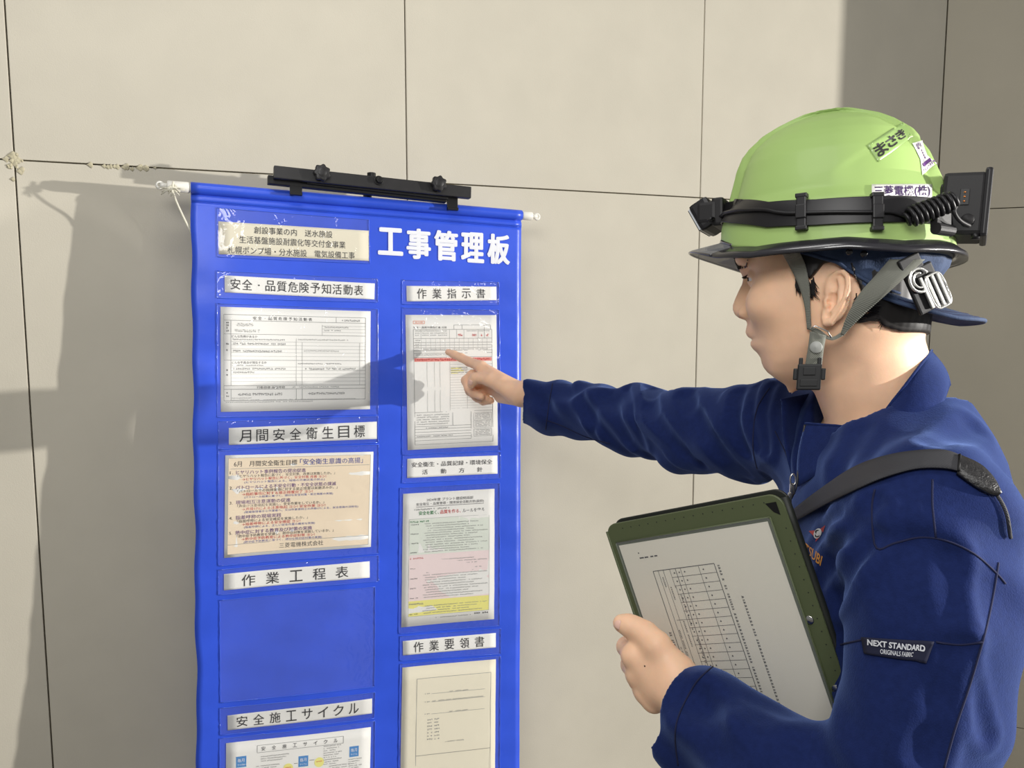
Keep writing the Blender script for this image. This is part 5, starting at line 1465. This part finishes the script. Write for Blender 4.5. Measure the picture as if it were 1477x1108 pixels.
P, t, g = band_frame(1352, 318); AXc = [W(v_) - CAM for v_ in (t, g, HU)]; c2 = Q(1357, 318, .775)
m = MB(); m.frame_box(W(c2), AXc, [.011, .004, .008], .001); m.tube([W(c2 - t * .0125 - HU * .0095 + g * .003), W(c2 + t * .0115 - HU * .0095 + g * .003)], .0058, n=16); m.build('band_buckle', M_lampb, hd, smooth=False)
# lamp head in front
AX = [W(v_) - CAM for v_ in (HF, HL, HU)]
m = MB(); m.frame_box(W(H(.122, 0, .2035)), AX, [.007, .027, .0165], .003); m.build('bracket', M_lampb, hd)
hf = unit(HF * math.cos(.50) - HU * math.sin(.50)); hu_ = unit(HU * math.cos(.50) + HF * math.sin(.50)); AX2 = [W(v_) - CAM for v_ in (hf, HL, hu_)]
c = H(.1385, 0, .2030)
m = MB(); m.frame_box(W(c), AX2, [.0125, .027, .0175], .005); m.build('lamp_head', M_band, hd)
m = MB(); m.frame_box(W(H(.1345, 0, .2035)), AX, [.0115, .0285, .0125], .004); m.build('hinge_cover', M_lampb, hd)
M_lens = mat('lamp_lens', (196, 200, 204), rough=.08, spec=.9, coat=1)
m = MB(); m.frame_box(W(c + hf * .0125), AX2, [.0018, .0235, .0145], .001); lens = m.build('lens', M_lens, hd)
for k in range(-3, 4):
    m = MB(); m.frame_box(W(c + hf * .0142 + HL * .0066 * k), AX2, [.0012, .0011, .0145], .0004); m.build('rib', M_band, lens)

# ================================================================== cap worn backwards under the helmet
M_cap = mat('navy_cap_cloth', (52, 68, 98), rough=.85, bump=.5, bscale=600, noise=.15, nscale=120)
capr = empty('cap', W(H(-.02, 0, .06)), label='navy cloth cap worn backwards beneath the helmet, its brim over the neck', cat='cap')
def skull_out(phi, h, off):
    """radius of the skull surface at (phi, h)"""
    sh = phi.shape; phi = phi.ravel(); h = h.ravel(); lo_ = np.full(len(phi), .02); hi_ = np.full(len(phi), .16)
    for _ in range(18):
        md = (lo_ + hi_) / 2; X = np.stack([md * np.cos(phi), md * np.sin(phi), h], -1).astype(f32); v_ = skull(X) < 0
        lo_ = np.where(v_, md, lo_); hi_ = np.where(v_, hi_, md)
    return (lo_ + off.ravel()).reshape(sh)
def cap_low(a): return np.interp(a, [-.12, -.1, -.075, -.05, -.02, .02, .05, .1], [.086, .086, .090, .102, .125, .139, .155, .168])
pc = np.linspace(0, 2 * math.pi, 121)[:-1]; lowc = cap_low(np.cos(pc) * .09); K = 16
S_ = np.linspace(0, 1, K); Hc = lowc[:, None] + (.195 - lowc[:, None]) * S_[None, :]; Pc = np.repeat(pc[:, None], K, 1)
back = np.clip(-np.cos(Pc), 0, 1) ** 2
offc = .0065 + .017 * back * sm01((Hc - lowc[:, None] - .012) / .03) + .0012 * np.sin(Pc * 23 + Hc * 90)
Rc = skull_out(Pc, Hc, offc)
Gc = W(HC + (Rc * np.cos(Pc))[..., None] * HF + (Rc * np.sin(Pc))[..., None] * HL + Hc[..., None] * HU)
m = MB(); m.grid(Gc, thick=.0018, closed_u=True); m.build('crown', M_cap, capr, smooth=True)
m = MB(); m.tube(list(Gc[:, 0]) + [Gc[0, 0]], .0020, n=6, caps=False); m.build('sweatband', M_cap, capr, smooth=True)
# brim of the cap, at the back
pv = np.linspace(math.radians(118), math.radians(242), 48); lowv = cap_low(np.cos(pv) * .09); Rv = skull_out(pv, lowv, np.full(len(pv), .007))
rowsv = []
for s_ in np.linspace(0, 1, 12):
    q_ = (pv - math.pi) / math.radians(62); ext = .052 * (1 - np.abs(q_) ** 2.6) ** .5 * s_
    a_ = Rv * np.cos(pv) - ext; l_ = Rv * np.sin(pv) * (1 - .06 * s_)
    h_ = lowv - .002 - ext * .36 - .0 * s_ - (l_ ** 2) * 1.6 * s_
    rowsv.append(HC + np.multiply.outer(a_, HF) + np.multiply.outer(l_, HL) + np.multiply.outer(h_, HU))
Gv = W(np.stack(rowsv, 1)); m = MB(); m.grid(Gv, thick=.0032, dirn=W(HU) - CAM); m.build('brim', M_cap, capr, smooth=True)
m = MB(); m.tube(Gv[:, -1] - (W(HU) - CAM) * .0016, .0022, n=8); m.build('brim_edge', M_cap, capr, smooth=True)
for s_ in (8, 10):
    m = MB(); m.tube(Gv[3:-3, s_] + (W(HU) - CAM) * .0001, .0005, n=5); m.build('stitch_line', M_navydark, capr, smooth=True)

# ================================================================== folder and the paper on it
M_fold = mat('olive_plastic', (82, 90, 62), rough=0.5, spec=.35, bump=.08, bscale=500); M_fold2 = mat('black_folder_back', (30, 33, 28), rough=.6)
fA = Q(893, 787, .935); fB = Q(1108, 752, .81); fe1 = unit(fB - fA); rr_ = np.array([(1200 - 738.5) / F_PX, 1, (554 - 1020) / F_PX]); fe2 = unit(rr_ * np.dot(fe1, fB) / np.dot(fe1, rr_) - fB)
fn_ = np.cross(fe1, fe2)
if np.dot(fn_, fA) > 0: fn_ = -fn_               # towards the viewer
def fpt(u, v, off=0.0): return W(fA + np.multiply.outer(u, fe1) + np.multiply.outer(v, fe2) + np.multiply.outer(off + 0 * np.asarray(u, float), fn_))
def f_uv(px, py):
    d = np.array([(px - 738.5) / F_PX, 1, (554 - py) / F_PX]); p = d * (np.dot(fA, fn_) / np.dot(d, fn_)) - fA; return np.dot(p, fe1), np.dot(p, fe2)
def rounded(u0, v0, u1, v1, r, off, th, name, mt, par, seg=8):
    pts = []
    for (cx, cy, a0) in ((u1 - r, v0 + r, -90), (u1 - r, v1 - r, 0), (u0 + r, v1 - r, 90), (u0 + r, v0 + r, 180)):
        for k in range(seg + 1):
            t = math.radians(a0 + 90 * k / seg); pts.append((cx + r * math.cos(t), cy + r * math.sin(t)))
    U_ = np.array([p[0] for p in pts]); V_ = np.array([p[1] for p in pts]); n = len(pts); bv = min(.0006, th * .3)
    cx, cy = (u0 + u1) / 2, (v0 + v1) / 2; sc = lambda e: (U_ - np.sign(U_ - cx) * e, V_ - np.sign(V_ - cy) * e)
    L_ = [fpt(*sc(bv), off), fpt(U_, V_, off - bv), fpt(U_, V_, off - th + bv), fpt(*sc(bv), off - th)]
    V = np.vstack(L_); F = [tuple(range(n)), tuple(range(4 * n - 1, 3 * n - 1, -1))]
    for j in range(3): F += [(j * n + i, (j + 1) * n + i, (j + 1) * n + (i + 1) % n, j * n + (i + 1) % n) for i in range(n)]
    m = MB(); m.add(V, F); return m.build(name, mt, par)
fr_ = empty('folder', fpt(.1, .31, -.006), label='olive green plastic document folder clasped under the man\'s left arm', cat='folder')
FW = .212
rounded(-.012, -.026, FW, .315, .014, -.0012, .0030, 'front_cover', M_fold, fr_)
rounded(-.006, -.0285, FW + .003, .312, .014, -.0100, .0030, 'back_cover', M_fold2, fr_)
m = MB(); G = []
for v_ in np.linspace(-.020, .305, 12):
    G.append([fpt(FW - .004, v_, -.0045), fpt(FW + .002, v_, -.0055), fpt(FW + .004, v_, -.0085), fpt(FW + .002, v_, -.0115), fpt(FW - .004, v_, -.0130)])
m.grid(np.array(G), thick=.0012); m.build('spine', M_fold2, fr_, smooth=True)
m = MB(); m.tube([fpt(-.012 + .0, -.018, -.0020), fpt(-.012, .310, -.0020)], .0017, n=8); m.build('fold_edge', M_fold, fr_, smooth=True)
for (px, py) in ((1167, 895), (1206, 995)):
    u_, v_ = f_uv(px, py); m = MB(); m.disc(fpt(u_, v_, -.0013), W(fn_) - CAM, .0046, .0012, seg=24, dome=.0010); m.build('rivet', M_metal, fr_, smooth=True)
m = MB(); P = fpt(np.array([.193, .205, .205, .199]), np.array([-.018, -.018, -.004, -.008]), -.0009); m.add(P, [(0, 1, 2, 3)]); m.build('corner_slot', M_blk2, fr_)
m = MB()
for k in range(16):
    m.disc(fpt(.012 + .012 * k, -.019, -.0013), W(fn_) - CAM, .0007, .0004, seg=6)
for k in range(22):
    m.disc(fpt(.206, .010 + .0135 * k, -.0013), W(fn_) - CAM, .0007, .0004, seg=6)
o = m.build('ruler_dots', M_fold2, fr_); o['kind'] = 'stuff'
M_sleeve = clear_vinyl('sleeve_film', gloss=0.02, rough=.2, bump=.2, haze=.05)
rounded(-.003, -.004, .194, .302, .003, .0022, .0003, 'clear_sleeve', M_sleeve, fr_)
m = MB()
for (a_, b_) in (((-.003, -.004), (.194, -.004)), ((.194, -.004), (.194, .302)), ((-.003, -.004), (-.003, .302))):
    m.tube([fpt(a_[0], a_[1], .0004), fpt(b_[0], b_[1], .0004)], .0011, n=6)
m.build('sleeve_border', M_fold, fr_, smooth=True)
M_paper2 = mat('grey_white_paper', (230, 225, 208), rough=.6)
pr_ = empty('checklist_paper', fpt(.095, .30, 0), label='printed table sheet turned sideways in the olive folder\'s clear sleeve', cat='paper')
m = MB(); U_, V_ = np.meshgrid(np.linspace(.0, .190, 6), np.linspace(0, .297, 8), indexing='ij'); m.grid(fpt(U_, V_, .0006), thick=.0004, dirn=W(fn_) - CAM); m.build('sheet', M_paper2, pr_)
class FP(Print):
    pass
tu0, tv0 = f_uv(942.5, 824); tu1, tv1 = f_uv(1030.3, 812.5); TW = tu1 - tu0
pp = Print(lambda lv: (lambda x, y: fpt(np.asarray(x, float), np.asarray(y, float), .0006 + .00012 * lv)), pr_)
M_tl = mat('table_line', (44, 42, 40), rough=.7)
def hl(u0, u1, v, w=.0005): pp.rect(M_tl, u0, v - w / 2, u1, v + w / 2, 2)
def vl(u, v0, v1, w=.0005): pp.rect(M_tl, u - w / 2, v0, u + w / 2, v1, 2)
RH = .0098; NR = 18; vb = tv0 + .004 + NR * RH
fr5 = [0, .086, .17, .28, .375, .457, .75, 1]
hl(tu0, tu1, tv0, .0008); vl(tu0, tv0, vb, .0008); vl(tu1, tv0, vb, .0008)
for f_ in (.086, .17, .457, .75): vl(tu0 + TW * f_, tv0 + (.0 if f_ > .2 else 0), vb)
vl(tu0 + TW * .375, tv0, vb, .0007); vl(tu0 + TW * .28, tv0, tv0 + .0024 + 2 * RH); vl(tu0 + TW * .29, tv0 + 2 * RH, vb)
for k in range(1, NR + 1):
    hl(tu0 + TW * (.28 if k % 6 else .12), tu1, tv0 + k * RH)
for k in range(NR):
    for f_ in (.33, .41, .50, .80):
        r2 = random.Random(k * 7 + int(f_ * 100)); pp.rect(M_tl, tu0 + TW * f_, tv0 + (k + .45) * RH, tu0 + TW * f_ + .0018, tv0 + (k + .45) * RH + .0010, 3)
        pp.rect(M_tl, tu0 + TW * f_ + .0006, tv0 + (k + .38) * RH, tu0 + TW * f_ + .0012, tv0 + (k + .60) * RH, 3)
def vscrib(u, v0, v1, w, seed, cell=.0042, mt=None):
    r2 = random.Random(seed); v_ = v0
    while v_ < v1:
        L_ = cell * r2.uniform(.5, 1.0)
        if r2.random() > .08:
            pp.rect(mt or M_tl, u, v_, u + w * .35, v_ + L_ * .7, 3); pp.rect(mt or M_tl, u + w * .6, v_ + L_ * .1, u + w, v_ + L_ * .6, 3); pp.rect(mt or M_tl, u, v_ + L_ * .3, u + w, v_ + L_ * .45, 3)
        v_ += L_
vscrib(tu1 + .0035, tv0 + .002, vb - .006, .0022, 1); vscrib(tu1 + .019, tv0 + .038, vb + .02, .0022, 2); vscrib(tu0 - .006, tv0 + .072, tv0 + .118, .0028, 3)
for (f_, a_, b_) in ((.10, .07, .12), (.03, .09, .14), (.20, .02, .035), (.12, .008, .02), (.32, .03, .07), (.22, .06, .09), (.35, .08, .11)): vscrib(tu0 + TW * f_, tv0 + a_, tv0 + b_, .0016, int(f_ * 100), .0022)
for (a_, w_) in ((0, .006), (.007, .005), (.015, .004), (.0205, .004)): pp.rect(M_tl, tu0 - .004 + a_ - .008, tv0 - .018, tu0 - .004 + a_ - .008 + w_, tv0 - .0165, 2)
pp.rect(M_tl, tu0 - .012, tv0 - .024, tu0 - .0105, tv0 - .0225, 2)
pp.done()

# ================================================================== bag strap over the shoulder
M_strap = mat('black_webbing', (50, 50, 54), rough=.7, weave=350); M_leath = mat('black_leather', (26, 25, 26), rough=.38, spec=.6, bump=1.0, bscale=330)
sr = empty('shoulder_strap', W(Q(1300, 1000, .90)), label='black bag strap with leather pad crossing the near shoulder of the navy jacket', cat='strap')
def on_j(pts, off): P = march(jacket_sdf, np.array(pts, float), .5, 1.3); return list(P + grad(jacket_sdf, P) * off)
def smooth_pts(L_, k=2):
    L_ = np.array(L_)
    for _ in range(k): L_[1:-1] = L_[1:-1] * .5 + (L_[:-2] + L_[2:]) * .25
    return L_
up_ = catmull([(1140, 742), (1149, 736), (1195, 703), (1252, 673), (1306, 658), (1357, 654), (1381, 662)], 26); lo_p = catmull([(1140, 760), (1151.5, 752), (1208, 725), (1268, 698), (1317, 681), (1360, 680), (1380, 684)], 26)
ribbon(smooth_pts(on_j(up_, .0060), 2), smooth_pts(on_j(lo_p, .0060), 2), .0016, n=50).build('webbing', M_strap, sr, smooth=True)
up_ = catmull([(1380, 660), (1411, 675), (1431, 697), (1437, 712)], 14); lo_p = catmull([(1379, 686), (1405, 704), (1424, 714), (1434, 717)], 14)
ribbon(smooth_pts(on_j(up_, .0050), 2), smooth_pts(on_j(lo_p, .0050), 2), .0030, n=26, mid_lift=.0030).build('leather_pad', M_leath, sr, smooth=True)
m = MB(); P = on_j([(1380, 662), (1380.5, 673), (1380, 685)], .0065); m.tube(W(P), .0012, n=6); m.build('pad_seam', M_blk2, sr, smooth=True)
P = smooth_pts(on_j(catmull([(1434, 714), (1444, 730), (1451, 750), (1454, 775)], 16), .0025), 2); m = MB(); m.tube(W(P), .0016, n=8); m.build('thin_strap', M_strap, sr, smooth=True)
A_ = [Q(1440, 960, .86), Q(1438, 1000, .862), Q(1428, 1060, .865), Q(1415, 1180, .87)]; B_ = [Q(1449, 960, .86), Q(1448, 1000, .862), Q(1439, 1060, .865), Q(1427, 1180, .87)]
ribbon(A_, B_, .0016, n=20).build('webbing', M_strap, sr, smooth=True)
m = MB(); c = W(Q(1444, 985, .857)); m.frame_box(c, np.eye(3), [.0065, .003, .0075], .001); m.build('strap_buckle', M_blk2, sr)
